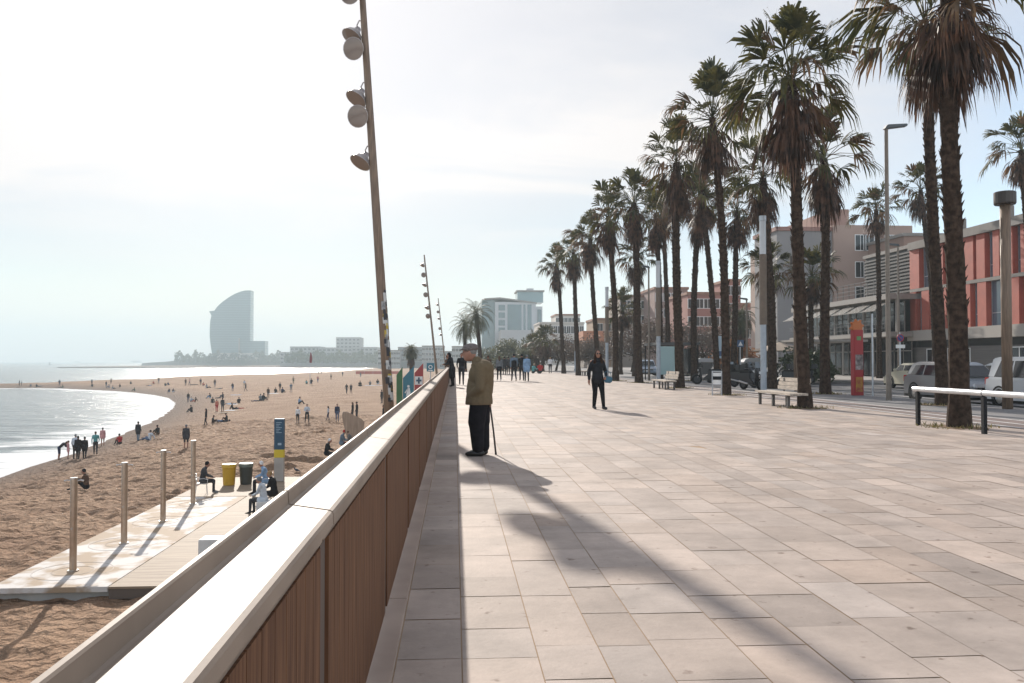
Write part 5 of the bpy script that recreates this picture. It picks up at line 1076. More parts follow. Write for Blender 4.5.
# blue information column
p = at(279.3,481,ZP); t = thing('beach_column', 'square marker column, blue above a yellow band and bare concrete', 'marker column', p)
MB().box(-.21,.21,-.13,.13,0,1.06).build('concrete_base', M_concrete, t, bevel=.01); MB().box(-.213,.213,-.133,.133,1.063,1.42).build('yellow_band', mat('yellow_band',(.62,.47,.02),.6), t)
MB().box(-.213,.213,-.133,.133,1.423,2.80).build('blue_panel', mat('deep_blue_paint',(.015,.065,.12),.6,noise=.15), t)
mw_ = MB()
for k in range(7): mw_.box(-.13,.12-(k%3)*.06,-.137,-.1335,2.62-k*.075,2.645-k*.075)
mw_.box(-.05,.11,-.137,-.1335,1.62,1.72); mw_.build('printed_text', mat('sign_print',(.3,.4,.48),.6), t)
# chairs and seated people
M_chair = mat('white_chair_steel', (.6,.6,.6), .4, .4)
def chair(p, rz, label):
    t = thing('chair', label, 'chair', p, rz, 'metal chairs by the showers')
    MB().box(-.21,.21,-.2,.22,.42,.45).build('seat', M_chair, t, bevel=.01)
    b_ = MB(); 
    for z in (.58,.68,.78): b_.box(-.2,.2,-.24,-.22,z,z+.05)
    b_.build('backrest', M_chair, t)
    for s in (-1,1):
        MB().tube([(s*.22,.2,0),(s*.21,.17,.44)], .012, 6).build('leg', M_chair, t); MB().tube([(s*.22,-.28,0),(s*.21,-.2,.45),(s*.2,-.24,.85)], .012, 6).build('leg', M_chair, t)
        MB().tube([(s*.23,-.22,.64),(s*.25,.05,.65),(s*.24,.2,.6),(s*.22,.18,.45)], .013, 6).build('armrest', M_chair, t)
p = at(202,494,ZP); chair(p, R(-70), 'pale metal chair under the man in dark clothes'); person(p, 'chair_sit', R(-70), ('charcoal','dark','grey','black'), 'man in dark clothes sitting on a chair behind the last shower post', 1.04, 'people seated by the showers')
p = at(266,494,ZP); chair(p, R(100), 'metal chair under the man in the white cap'); person(p, 'chair_sit', R(100), ('blue','dark','black','white'), 'man in light blue shirt and white cap on a chair by the blue column', 1.06, 'people seated by the showers')
p = at(263,514,ZP); person(p+Vector((0,.2,-.06)), 'chair_sit', R(80), ('pale','charcoal','black','grey'), 'elderly figure in a pale grey jacket with dark trousers, seated nearest', 1.06, 'people seated by the showers')
p = at(274,508,ZP); person(p+Vector((0,.1,0)), 'chair_sit', R(80), ('black','black','black','blond'), 'blond figure in a black top seated beside the pale grey jacket', 1.06, 'people seated by the showers')
p = at(326,463,-4.2); person(p, 'chair_sit', R(-90), ('black','charcoal','black','white'), 'reclining figure in black with a white cap just behind the parapet', 1.06, 'people seated below the parapet')
p = at(341,452,-4.2); person(p, 'chair_sit', R(-90), ('steelblue','red','black','red'), 'figure in blue with a red hat and red coat behind the parapet', 1.08, 'people seated below the parapet')
p = at(351,452,-4.2); person(p, 'chair_sit', R(90), ('grey','black','black','brown'), 'brown haired figure in grey facing the red hatted one', 1.05, 'people seated below the parapet')
p = at(383.5,425,ZP-.15); person(p+Vector((0,0,.1)), 'stand', R(90), ('black','black','black','black'), 'dark head peeking over the parapet left of the nearest mast', .95, 'people seated below the parapet')
# wooden fin
p = at(354,452,-4.2); fn_ = thing('fin_sculpture', 'curved wooden fin standing upright in the sand', 'sculpture', p, R(8))
o2 = [(-.32,0),(.22,0),(.52,1.2),(.62,2.1),(.42,2.35),(-.1,2.6),(-.6,2.85),(-.92,2.9),(-1.05,2.75),(-1.0,2.3),(-.75,1.3)]
MB().prism([Vector((x*.82+.12,0,z*.86)) for x, z in o2], (0,.14,0)).build('fin', mat('pale_worn_timber',(.36,.27,.2),.8,noise=.2,nscale=2,stretch=(6,6,.5)), fn_, bevel=.03)
# coloured panels on the beach
def panel(px, w, y_lo, y_hi, c, name, label, Y=88):
    x = atY(px,Y).x; W_ = w; z0 = -4.25; t = thing('slant_topped_panel', label, 'panel', (x,Y,z0), 0, 'coloured slant topped panels on the beach')
    za, zb_ = atY(px,Y,y_lo).z-z0, atY(px,Y,y_hi).z-z0
    MB().prism([Vector((0,0,.2)),Vector((W_,0,.2)),Vector((W_,0,zb_)),Vector((0,0,za))], (0,.08,0)).build('board', c, t)
    for s in (.1, W_-.1): MB().tube([(s,.12,0),(s,.12,za-.2)], .04, 6).build('leg', M_galv, t)
    return t, za, W_
panel(396.5,.62,375,367,mat('green_board',(.03,.13,.03),.6),'g','green slant topped panel next to the nearest mast')
t, za, W_ = panel(403,1.12,378,366,mat('teal_board',(.02,.16,.22),.6),'t','teal slant topped panel with a white figure emblem, between green and red')
im = MB().lathe([(.0001,-.01),(.13,-.01),(.13,.01)], (W_*.5,-.03,za-.85), 14, M=Matrix.Rotation(R(90),3,'X')); im.prism([Vector((W_*.28,-.03,za-1.9)),Vector((W_*.75,-.03,za-1.9)),Vector((W_*.62,-.03,za-1.0)),Vector((W_*.42,-.03,za-1.0))],(0,.02,0)); im.prism([Vector((W_*.15,-.03,za-1.5)),Vector((W_*.2,-.03,za-1.6)),Vector((W_*.5,-.03,za-1.15)),Vector((W_*.45,-.03,za-1.0))],(0,.02,0)); im.build('figure_emblem', M_white, t)
t, za, W_ = panel(414.5,.9,373,363,mat('red_board',(.36,.03,.03),.6),'r','red slant topped panel with a cross on a white square')
MB().box(.06,W_-.06,-.03,-.005,za-1.2,za-.35).build('white_square', M_white, t); MB().box(W_*.4,W_*.6,-.06,-.035,za-1.1,za-.45).box(W_*.2,W_*.399,-.06,-.035,za-.87,za-.68).box(W_*.601,W_*.8,-.06,-.035,za-.87,za-.68).build('cross', mat('navy_paint',(.02,.06,.12),.6), t)
t = thing('teal_sign', 'square teal sign with a white ring emblem beyond the coloured panels', 'sign', (atY(430.5,95).x,95,-4.25))
zt = atY(430,95,363).z+4.25; MB().box(-.42,.42,-.03,.03,zt-.95,zt).build('board', MATS['teal_board'], t); MB().tube([(0,.06,0),(0,.06,zt-.2)], .05, 8).build('post', M_galv, t)
MB().lathe([(.15,0),(.23,0),(.23,-.02),(.15,-.02),(.15,0)], (0,-.035,zt-.45), 18, M=Matrix.Rotation(R(-90),3,'X')).build('ring_emblem', M_white, t); MB().box(-.25,.25,-.05,-.032,zt-.88,zt-.78).build('white_bar', M_white, t)
# flagpole
p = onbeach(310,384); t = thing('flagpole', 'thin beach flagpole with a furled dark red flag', 'flagpole', p); hp = 362
ztp = atY(310,p.y,352).z-p.z; MB().tube([(0,0,0),(0,0,ztp)], .07, 8).build('pole', M_galv, t); MB().tube([(.1,0,ztp-2.6),(.2,0,ztp-1.6),(.14,0,ztp-.1)], [.28,.34,.12], 8).build('flag', mat('maroon_flag',(.2,.03,.04),.8), t)
# red barrier on the far beach
p = onbeach(376,374.5); t = thing('beach_fence', 'low red mesh fence across the far beach', 'fence', p)
MB().box(-8,9,-.03,.03,.2,1.3).build('mesh_panel', mat('red_mesh',(.45,.1,.07),.8), t)
for k in range(6): MB().tube([(-8+k*3.4,0,0),(-8+k*3.4,0,1.5)], .05, 6).build('post', M_galv, t)
# ------------------------------------------------------------------ street furniture
def lampcol(px, Y, ytop, label):
    x = atY(px,Y).x; h = atY(px,Y,ytop).z; t = thing('lamp_column', label, 'lamp post', (x,Y,0), 0, 'cylindrical lamp columns among the palms')
    MB().tube([(0,0,0),(0,0,h*.38)], .135, 18).build('lower_pole', M_paintgrey, t, smooth=False); MB().tube([(0,0,h*.38),(0,0,h*.78)], .165, 18).build('upper_pole', M_brownpole, t)
    MB().tube([(0,0,h*.781),(0,0,h*.97)], .145, 18).build('light_tube', mat('frosted_lamp_glass',(.62,.64,.66),.25), t); MB().tube([(0,0,h*.971),(0,0,h)], .16, 18).build('cap', M_galv, t)
lampcol(763.5,38,216,'nearest white topped lamp column, behind the nearest bench'); lampcol(658.5,54,261,'second white topped lamp column, above the second bench'); lampcol(607,73,287,'third lamp column, over the right shoulder of the woman in black'); lampcol(575.5,108,318,'farthest lamp column between the two leftmost palms')
def woodcol(px, Y, ytop, label):
    x = atY(px,Y).x; h = atY(px,Y,ytop).z; t = thing('wood_lamp_column', label, 'lamp post', (x,Y,0), 0, 'round timber lamp columns')
    MB().tube([(0,0,0),(0,0,h-.3)], .145, 16).build('pole', M_poleW, t, smooth=True); MB().tube([(0,0,h-.38),(0,0,h-.34),(0,0,h-.02),(0,0,h)], [.28,.30,.30,.27], 18).build('drum_head', mat('dark_bronze_drum',(.06,.05,.045),.4,.6), t)
woodcol(1007,24,192,'timber lamp column with a dark drum head at the right, by the white cars'); woodcol(797,38.5,256,'timber lamp column half hidden behind the nearest bench palm')
def streetlamp(px, Y, ytop, label, arm=.75, dirx=1, r0=.09):
    x = atY(px,Y).x; h = atY(px,Y,ytop).z; t = thing('street_lamp', label, 'street lamp', (x,Y,0), 0, 'thin street lamps')
    MB().tube([(0,0,0),(0,0,1.2),(0,0,h)], [r0*1.1,r0*.95,r0*.7], 12).build('pole', M_tan, t); MB().prism([Vector((-.1*dirx,-.12,h-.02)),Vector((arm*dirx,-.12,h+.1)),Vector((arm*dirx,-.12,h+.19)),Vector((0,-.12,h+.14))], (0,.24,0)).build('lamp_head', mat('lamp_head_grey',(.09,.1,.11),.4,.3), t, bevel=.02)
streetlamp(888.5,29.5,129,'tall street lamp with a flat head left of the largest palm', .75); streetlamp(649,60,268,'thin street lamp left of the second lamp column', -.1+.6, -1, .08); streetlamp(899,58,246,'street lamp behind the traffic sign, before the slatted building', .9, -1)
streetlamp(747,66,300,'thin street lamp before the pink building', .6, -1)
# red totem
p = Vector((atY(857,33.6).x,33.6,0)); t = thing('red_totem', 'tall red advertising totem with an orange sun shaped top', 'totem', p, R(12))
ht_ = atY(857,33.6,330).z; MB().box(-.22,.22,-.12,.12,0,ht_).build('panel', mat('glossy_red',(.32,.014,.018),.5), t, bevel=.015)
sn = MB().lathe([(.0001,-.06),(.24,-.06),(.27,0),(.24,.06),(.0001,.06)], (0,0,ht_+.12), 20, M=Matrix.Rotation(R(90),3,'X'))
for k in range(8): a_ = k*math.pi/4+.2; sn.tube([(math.cos(a_)*.2,0,ht_+.12+math.sin(a_)*.2),(math.cos(a_)*.33,0,ht_+.12+math.sin(a_)*.33)], [.07,.045], 8)
sn.build('sun_top', mat('orange_paint',(.45,.12,.02),.5), t)
MB().box(-.17,.19,-.128,-.121,ht_-1.62,ht_-1.0).build('picture', mat('printed_picture',(.42,.36,.34),.5,col2=(.05,.03,.03),nscale=6), t); MB().box(-.1,.1,-.128,-.121,ht_-.42,ht_-.26).build('green_mark', mat('green_print',(.1,.25,.08),.5), t)
MB().box(-.15,.16,-.128,-.121,.15,.75).build('fruit_picture', mat('yellow_print',(.45,.3,.03),.5,col2=(.3,.05,.03),nscale=5), t)
# sign posts
t = thing('sign_post', 'bare thin pole right of the red totem', 'pole', (atY(872.5,33).x,33,0)); MB().tube([(0,0,0),(0,0,3.3)], .035, 8).build('pole', M_galv, t); MB().tube([(0,0,3.3),(0,0,3.36)], .05, 8).build('cap', M_black, t)
t = thing('no_parking_sign', 'round blue and red no parking sign on a grey pole', 'traffic sign', (atY(900.5,52).x,52,0)); MB().tube([(0,.04,0),(0,.04,3.2)], .05, 8).build('pole', M_galv, t)
MB().lathe([(.0001,-.01),(.24,-.01),(.24,.01),(.0001,.01)], (0,0,2.85), 22, M=Matrix.Rotation(R(90),3,'X')).build('disc', mat('sign_red',(.4,.02,.03),.5), t); MB().lathe([(.0001,-.01),(.19,-.01),(.19,0),(.0001,0)], (0,-.02,2.85), 22, M=Matrix.Rotation(R(90),3,'X')).build('blue_field', mat('sign_blue',(.02,.05,.2),.5), t)
MB().prism([Vector((-.14,-.038,2.96)),Vector((-.11,-.038,2.99)),Vector((.14,-.038,2.74)),Vector((.11,-.038,2.71))],(0,.006,0)).build('diagonal_bar', MATS['sign_red'], t); MB().box(-.3,.3,-.02,.0,2.2,2.42).build('plate', M_white, t)
t = thing('crossing_sign', 'small square blue pedestrian crossing sign on a pole', 'traffic sign', (atY(740.5,66).x,66,0)); zs = atY(740,66,340).z; MB().tube([(0,.05,0),(0,.05,zs)], .05, 8).build('pole', M_galv, t); MB().box(-.27,.27,-.02,.02,zs-.55,zs).build('board', mat('sign_mid_blue',(.05,.10,.2),.5), t); MB().prism([Vector((-.18,-.03,zs-.45)),Vector((.18,-.03,zs-.45)),Vector((0,-.03,zs-.1))],(0,.008,0)).build('triangle', M_white, t)
t = thing('street_banner_sign', 'pale blue and white upright sign behind the litter bin palm', 'sign', (atY(719,58).x,58,0)); zs = atY(719,58,336).z; MB().box(-.36,.36,-.04,.04,zs-1.55,zs).build('board', mat('pale_blue_board',(.42,.52,.58),.5), t); MB().tube([(0,.06,0),(0,.06,zs-.2)], .05, 8).build('pole', M_galv, t); MB().box(-.3,.3,-.05,-.042,zs-1.4,zs-1.05).build('blue_band', MATS['sign_mid_blue'], t)
# railing right
rl_ = thing('tube_railing', 'low railing of black posts under a thick white tube beside the largest palm', 'railing', (10.2,0,0)); RY = [18.15,15.8,13.45]
for y_ in RY: 
    pp = MB().box(-.035,.035,y_-.05,y_+.05,0,.72).build('post', M_black, rl_, bevel=.006); MB().tube([(0,y_,.70),(0,y_,.86)], .03, 8).build('saddle', M_black, pp)
for a_, b_ in ((18.3,15.82),(15.78,13.5)): MB().tube([(0,a_,.79),(0,b_,.79)], .058, 16).build('tube', mat('white_tube_paint',(.6,.6,.6),.35,.3,noise=.1), rl_, smooth=False)
# tufts and soil at the feet of the palms
M_soil = mat('leaf_litter', (.20,.12,.06), .95, noise=.3, nscale=3); M_tuft = leafmat('dry_grass', (.10,.10,.03), (.22,.17,.06), .3, 4)
tf = MB(); r = random.Random(8)
for (bx, by) in ((957,427),(805,408),(826.5,394),(727.5,395),(678.5,388),(639.6,382.8),(616,381),(941,405),(694,381)):
    b_ = at(bx, by, 0); n = 14; vs = [(b_.x,b_.y,.003)]+[(b_.x+math.cos(q*6.283/n)*r.uniform(.45,.75), b_.y+math.sin(q*6.283/n)*r.uniform(.5,.95), .003) for q in range(n)]
    MB().add(vs, [(0,1+q,1+(q+1)%n) for q in range(n)]).build('soil_patch', M_soil)['kind'] = 'structure'
    for k in range(150):
        a_ = r.uniform(0,6.283); rr = r.uniform(.28,.8); p = Vector((b_.x+math.cos(a_)*rr, b_.y+math.sin(a_)*rr, 0)); w = Vector((r.uniform(-.02,.02), r.uniform(-.02,.02), 0)); tf.add([p-w, p+w, p+Vector((r.uniform(-.08,.08), r.uniform(-.08,.08), r.uniform(.03,.12)))], [(0,1,2)])
tag(tf.build('dry_grass', M_tuft, recalc=False), kind='stuff')
# benches
def bench(px, py, label):
    p = at(px, py, 0); t = thing('bench', label, 'bench', (p.x, p.y, 0), 0, 'slatted benches along the promenade')
    s = MB()
    for k in range(5): s.box(-.12+k*.115,-.12+k*.115+.1,-1.55,1.35,.385,.45)
    s.build('seat', M_bench, t)
    s = MB()
    for k in range(3): s.box(.55+k*.03,.58+k*.03,-1.3,1.1,.50+k*.13,.62+k*.13)
    s.build('backrest', M_bench, t)
    for y_ in (-1.25,-.05,1.1): MB().box(-.08,.0,y_-.04,y_+.04,0,.40).box(.36,.44,y_-.04,y_+.04,0,.40).box(-.10,.44,y_-.035,y_+.035,.35,.397).build('leg', mat('bench_leg_iron',(.1,.09,.085),.6,.3), t)
    for y_ in (-.7,.7): MB().box(.44,.6,y_-.03,y_+.03,.35,.39).box(.59,.62,y_-.03,y_+.03,.39,.87).build('back_support', MATS['bench_leg_iron'], t)
bench(774,406,'nearest slatted bench at the foot of a tall palm'); bench(660,388.8,'second slatted bench below the second lamp column'); bench(583,375.5,'small far bench left of the woman in black')
# litter bin with striped panel
p = at(717,395.5,0); t = thing('promenade_bin', 'small litter bin on two legs with a black and white striped drum', 'litter bin', p)
MB().lathe([(.0001,.45),(.16,.45),(.17,.92),(.15,.92),(.14,.5),(.0001,.5)], n=18).build('drum', M_white, t); MB().lathe([(.168,.64),(.174,.64),(.178,.78),(.17,.78)], n=18).build('black_band', M_black, t)
for s in (-1,1): MB().tube([(s*.19,0,0),(s*.19,0,1.0)], .025, 8).build('leg', M_galv, t)
MB().tube([(-.19,0,.06),(.19,0,.06)], .02, 6).tube([(-.19,0,.98),(.19,0,.98)], .02, 6).build('crossbar', M_galv, t)
# bus shelter
xs_ = atY(657,58).x; t = thing('bus_shelter', 'glass sided bus shelter with a flat dark roof', 'bus shelter', (xs_,58,0))
MB().box(0,3.0,0,4,2.5,2.68).build('roof', mat('dark_roof',(.06,.06,.06),.5), t); MB().box(.1,1.25,.0,.08,.45,2.4).build('teal_panel', mat('pale_teal_panel',(.32,.45,.45),.3), t)  # teal glass panel is one plain pale colour
for (a_, b_) in ((.06,.1),(1.35,.1),(2.9,.1),(.06,3.9),(2.9,3.9)): MB().box(a_-.04,a_+.04,b_-.04,b_+.04,0,2.5).build('post', M_black, t)
MB().box(2.86,2.88,.2,3.8,.4,2.3).build('glass_wall', M_glass, t); MB().box(1.5,2.7,1.2,1.6,.42,.48).build('bench_board', M_bench, t)
# grey containers
def container(px, Y, label, m):
    t = thing('waste_container', label, 'waste container', (atY(px,Y).x,Y,0), 0, 'waste containers by the road')
    MB().prism([Vector((-.75,-.5,.15)),Vector((.75,-.5,.15)),Vector((.85,-.5,1.25)),Vector((-.85,-.5,1.25))], (0,1.0,0)).build('bin_body', m, t, bevel=.03)
    MB().prism([Vector((-.9,-.55,1.26)),Vector((.9,-.55,1.26)),Vector((.8,-.55,1.5)),Vector((.45,-.55,1.62)),Vector((-.45,-.55,1.62)),Vector((-.8,-.55,1.5))], (0,1.1,0)).build('lid', mat('grey_lid',(.42,.42,.42),.45), t, bevel=.03)
    for a_ in (-.6,.6): MB().tube([(a_,-.45,.09),(a_,-.37,.09)], .09, 12).build('wheel', M_dark, t)
container(753,66,'grey wheeled waste container beside the parked motorcycles', mat('grey_plastic',(.22,.22,.22),.5)); container(704,76,'dark low waste container behind the litter bin', mat('dark_grey_plastic',(.08,.08,.08),.5))
# parasol
t = thing('parasol', 'low beige cafe parasol behind the motorcycles', 'parasol', (atY(780,58).x,58,0)); MB().tube([(0,0,0),(0,0,2.5)], .04, 8).build('pole', M_galv, t); MB().lathe([(.02,2.7),(1.0,2.42),(2.0,2.1),(1.98,2.06),(1.0,2.36),(.02,2.64)], n=8).build('canopy', mat('beige_canvas',(.42,.33,.25),.85), t)
# motorcycles
def motorcycle(loc, rz, label, first=None, tint='black'):
    if first:
        t = copy_tree(first); t.location = loc; t.rotation_euler.z = rz; t['label'] = label; return t
    t = thing('motorcycle', label, 'motorcycle', loc, rz, 'motorcycles and scooters parked in a row')
    for y_ in (-.62,.65):
        w = MB().lathe([(.19,-.05),(.27,-.055),(.295,0),(.27,.055),(.19,.05)], (0,0,0), 18, M=Matrix.Rotation(R(90),3,'Y')).build('wheel', M_dark, t, loc=(0,y_,.295)); MB().lathe([(.0001,-.04),(.19,-.03),(.19,.03),(.0001,.04)], (0,0,0), 10, M=Matrix.Rotation(R(90),3,'Y')).build('rim', mat('dark_rim',(.05,.05,.055),.5,.5), w)
    MB().prism([Vector((-.17,-.75,.42)),Vector((-.17,.1,.22)),Vector((-.17,.34,.24)),Vector((-.17,.3,.36)),Vector((-.17,.05,.55)),Vector((-.17,.0,.86)),Vector((-.17,-.3,.82)),Vector((-.17,-.85,.80))], (.34,0,0)).build('body', mat('moto_black',(.015,.015,.018),.3), t, bevel=.04)
    MB().prism([Vector((-.14,-.8,.79)),Vector((-.14,.02,.81)),Vector((-.14,-.05,.90)),Vector((-.14,-.75,.92))], (.28,0,0)).build('seat', M_dark, t, bevel=.03)
    MB().prism([Vector((-.19,.35,.35)),Vector((-.19,.42,.35)),Vector((-.19,.56,.85)),Vector((-.19,.46,1.05)),Vector((-.19,.38,.95))], (.38,0,0)).build('front_fairing', MATS['moto_black'], t, bevel=.04)
    MB().tube([(0,.65,.295),(0,.5,.7),(0,.42,1.02)], .035, 8).build('fork', M_steel, t); MB().tube([(-.36,.33,1.08),(-.1,.42,1.04),(.1,.42,1.04),(.36,.33,1.08)], .02, 6).build('handlebar', M_black, t)
    for s in (-1,1): MB().tube([(s*.3,.38,1.08),(s*.38,.42,1.22)], .008, 5).tube([(s*.38,.42,1.22),(s*.38,.40,1.24)], .06, 10).build('mirror', M_black, t)
    MB().prism([Vector((-.17,.42,.98)),Vector((.17,.42,.98)),Vector((.13,.36,1.35)),Vector((-.13,.36,1.35))], (0,.015,0)).build('windscreen', mat('smoked_screen',(.15,.17,.19),.1), t)
    MB().box(-.18,.18,-1.05,-.72,.93,1.22).build('top_box', MATS['moto_black'], t, bevel=.04); MB().lathe([(.30,-.08),(.33,-.06),(.33,.06),(.30,.08)], (0,.65,.32), 14, M=Matrix.Rotation(R(90),3,'Y')).build('mudguard', MATS['moto_black'], t)
    MB().box(-.07,.07,.57,.6,.78,.9).build('headlight', M_white, t); MB().tube([(.16,-.1,.3),(.17,-.75,.42)], .045, 8).build('exhaust', M_steel, t)
    return t
m0 = motorcycle((atY(752,40).x,40,0), R(200), 'scooter parked between two palms right behind the nearest lamp column')
for px, Y, rz, lb in [(744,44,215,'scooter to the left of the nearest lamp column'),(799,50,60,'scooter between the nearest bench palm and the pavilion palm'),(720,53,100,'scooter just right of the litter bin palm'),(781,45,95,'motorcycle right of the first lamp column, left in its cluster'),(789,46,75,'motorcycle right of the first lamp column, right in its cluster'),(776,48,100,'motorcycle partly behind the palm at the first lamp column'),(737,50,110,'motorcycle directly left of the grey waste container'),(731,52,95,'second motorcycle left of the grey waste container'),(708,50,70,'motorcycle next to the litter bin palm'),(688,63,90,'dark motorcycle before the bus shelter')]:
    motorcycle((atY(px,Y).x,Y,0), R(rz), lb, m0)
# ------------------------------------------------------------------ cars
def car(loc, rz, label, paint, L_=4.2, H=1.5, Wd=1.75, van=False, first=None):
    t = thing('parked_car', label, 'car', loc, rz, 'cars parked along the road')
    # side profile, +Y = front
    hl = L_/2
    low = [(-hl+.03,.28),(-hl,.55),(-hl+.06,.95),(-hl+.25,1.0),(hl-1.15,.95),(hl-.35,.80),(hl-.05,.62),(hl,.38),(hl-.05,.22),(-hl+.1,.22)]
    m = MB(); n = len(low); xs3 = [-Wd/2+.06,-Wd/2,-Wd/2,Wd/2,Wd/2,Wd/2-.06]
    def ring(x, ins): return [Vector((x, y*(1-ins*.02), .22+(z-.22)*(1-ins*.03))) for y, z in low]
    rings = [ring(-Wd/2+.07,1), ring(-Wd/2,0), ring(Wd/2,0), ring(Wd/2-.07,1)]
    rings = [ring(-Wd/2+.03,1.4), ring(-Wd/2,.2), ring(-Wd/2+.0,.2), ring(Wd/2,.2), ring(Wd/2-.03,1.4)]
    m.prism([Vector((-Wd/2,y,z)) for y, z in low], (Wd,0,0))
    body = m.build('body', paint, t, bevel=.05)
    cabp = [(-hl+.12,.98),(-hl+.32,H-.08),(-hl+.75,H),(.25,H-.02),(.62,H-.12),(hl-1.0,.94)] if not van else [(-hl+.08,.98),(-hl+.16,H-.05),(-hl+.5,H),(.5,H),(.85,H-.12),(hl-.85,.94)]
    def cabin(ins, zt):
        a = []; 
        for y, z in cabp:
            k = (z-.94)/(H-.94); a.append((Wd/2-.06-.17*k-ins, y, z+zt))
        return a
    c = cabin(0, 0); nn = len(c)
    roof = MB().add([(-x,y,z) for x,y,z in c]+[(x,y,z) for x,y,z in c], [tuple(range(nn)), tuple(reversed(range(nn,2*nn)))]+[(i,(i+1)%nn,nn+(i+1)%nn,nn+i) for i in range(nn)])
    roof.build('cabin', paint, t, bevel=.035)
    # glass: side windows slightly proud, windscreen and rear
    def sidewin(y0, y1, y2, y3, zb=1.0, ztp=H-.13):
        for s in (-1,1):
            xb = Wd/2-.06-.17*((zb-.94)/(H-.94))+.006; xt = Wd/2-.06-.17*((ztp-.94)/(H-.94))+.006
            g_ = MB().add([(s*xb,y0,zb),(s*xb,y1,zb),(s*xt,y2,ztp),(s*xt,y3,ztp),(s*(xb-.02),y0,zb),(s*(xb-.02),y1,zb),(s*(xt-.02),y2,ztp),(s*(xt-.02),y3,ztp)], [(0,1,2,3),(7,6,5,4),(0,4,5,1),(1,5,6,2),(2,6,7,3),(3,7,4,0)])
            g_.build('side_window', M_glass, t)
    fb = cabp[-1][0]
    sidewin(-hl+.42,-hl+1.25,-hl+1.25,-hl+.62); sidewin(-hl+1.33,-.02,-.02,-hl+1.33); sidewin(.06,fb-.28,.50,.06)
    a, b_ = cabp[-2], cabp[-1]; y0, z0 = a; y1, z1 = b_
    ws = MB(); xt = Wd/2-.06-.17*((z0-.94)/(H-.94))-.06; xb = Wd/2-.12
    def off(y, z): return (y+.012, z+.012)
    (ya_, za_), (yb2, zb2_) = off(y0+(y1-y0)*.08, z0+(z1-z0)*.08), off(y0+(y1-y0)*.92, z0+(z1-z0)*.92)
    ws.quad((-xt,ya_,za_),(xt,ya_,za_),(xb,yb2,zb2_),(-xb,yb2,zb2_)); ws.build('windscreen', M_glass, t)
    y0, z0 = cabp[0]; y1, z1 = cabp[1]
    MB().quad((-xb,y0-.0+.01-.03,z0+.08),(xb,y0-.02,z0+.08),(xt,y1-.022,z1-.05),(-xt,y1-.022,z1-.05)).build('rear_window', M_glass, t)
    for s in (-1,1):
        for y_ in (-hl+.78, hl-.82):
            w = MB().lathe([(.19,-.10),(.29,-.105),(.32,-.07),(.32,.07),(.29,.105),(.19,.10)], (0,0,0), 24, M=Matrix.Rotation(R(90),3,'Y')).build('wheel', M_dark, t, loc=(s*(Wd/2-.09),y_,.32))
            rim = MB().lathe([(.0001,-.09),(.06,-.095),(.19,-.08),(.2,0),(.19,.08),(.06,.095),(.0001,.09)], (0,0,0), 20, M=Matrix.Rotation(R(90),3,'Y')); rim.build('rim', M_steel, w)
            ar = MB().lathe([(.33,-.02),(.39,-.02),(.39,.02),(.33,.02),(.33,-.02)], (0,0,0), 24, M=Matrix.Rotation(R(90),3,'Y')).build('wheel_arch', M_dark, t, loc=(s*(Wd/2-.008),y_,.33))
        MB().box(s*(Wd/2-.38)-.18,s*(Wd/2-.38)+.18,hl-.12,hl+.012,.60,.74).build('headlight', mat('headlight_glass',(.6,.62,.65),.1), t, bevel=.02)
        MB().box(s*(Wd/2-.14)-.1,s*(Wd/2-.14)+.12,-hl-.012,-hl+.2,.72,.98).build('tail_light', mat('red_lens',(.4,.02,.02),.2), t, bevel=.02)
        MB().box(s*(Wd/2+.07)-.08,s*(Wd/2+.07)+.06,fb-.55,fb-.42,.98,1.1).build('mirror', paint, t, bevel=.02)
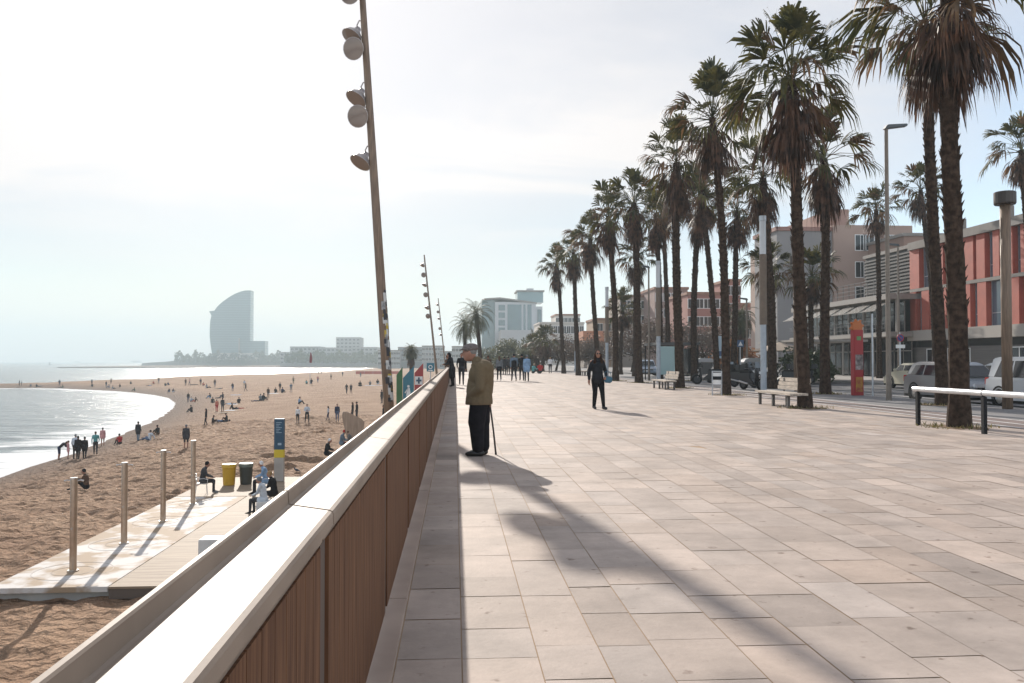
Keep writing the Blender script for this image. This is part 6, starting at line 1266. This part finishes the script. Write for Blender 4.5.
    MB().box(-.26,.26,hl+.0,hl+.014,.40,.51).build('number_plate', M_white, t); MB().box(-.55,.55,hl-.02,hl+.01,.52,.6).build('grille', M_dark, t)
    MB().box(-Wd/2+.02,Wd/2-.02,-hl+.05,hl-.05,.17,.30).build('sill', M_dark, t)
    return t
P_sil = mat('silver_car_paint', (.27,.275,.28), .22, .4); P_wh = mat('white_car_paint', (.55,.56,.57), .25); P_bl = mat('pale_blue_car_paint', (.3,.36,.42), .25, .5); P_cream = mat('cream_car_paint', (.55,.5,.38), .25)
car((18.4,30.1,-.12), R(180), 'silver hatchback parked behind the largest palm', P_sil, 4.3, 1.5)
car((18.6,25.2,-.12), R(180), 'white people carrier at the right edge, parked ahead of the silver hatchback', P_wh, 4.4, 1.66, 1.8, True)
car((24.5,36.2,-.12), 0, 'white car across the road, seen between the silver and white cars', P_wh, 4.3, 1.45)
car((25.0,44.5,-.12), 0, 'cream coloured car whose nose shows left of the silver hatchback', P_cream, 4.1, 1.42)
car((24.5,30.2,-.12), 0, 'pale blue car across the road at the far right', P_bl, 4.2, 1.45)
car((atY(646,80).x,80,-.0), R(170), 'dark windowed pale car beyond the thin street lamp, left of the bus shelter', P_bl, 4.2, 1.5)
# pigeons & litter
def pigeon(p, rz, label):
    b_ = [('e',(0,0,.11),.05,.11,.055,Matrix.Rotation(R(15),3,'X'),0),('c',(0,.08,.14),(0,.11,.2),.03,.024,0),('c',(0,.11,.2),(0,.15,.195),.02,.006,0),('c',(0,-.09,.09),(0,-.2,.07),.03,.018,0),('c',(.02,0,.07),(.02,.01,.0),.006,.006,0),('c',(-.02,0,.07),(-.02,.01,.0),.006,.006,0)]
    o = bpy.data.objects.new('pigeon', remeshed('pigeon', b_, [mat('pigeon_grey',(.06,.06,.07),.7)], .008, 1)); C.objects.link(o); o.location = p; o.rotation_euler.z = rz; o.scale = (1.3,)*3; tag(o, label, 'pigeon', 'pigeons on the sand')
pigeon(onbeach(296.5,472.5), 1, 'pigeon on the sand right of the blue column'); pigeon(onbeach(306,457), 2.5, 'pigeon on the sand left of the white capped recliner')
print('objects', len(bpy.data.objects))
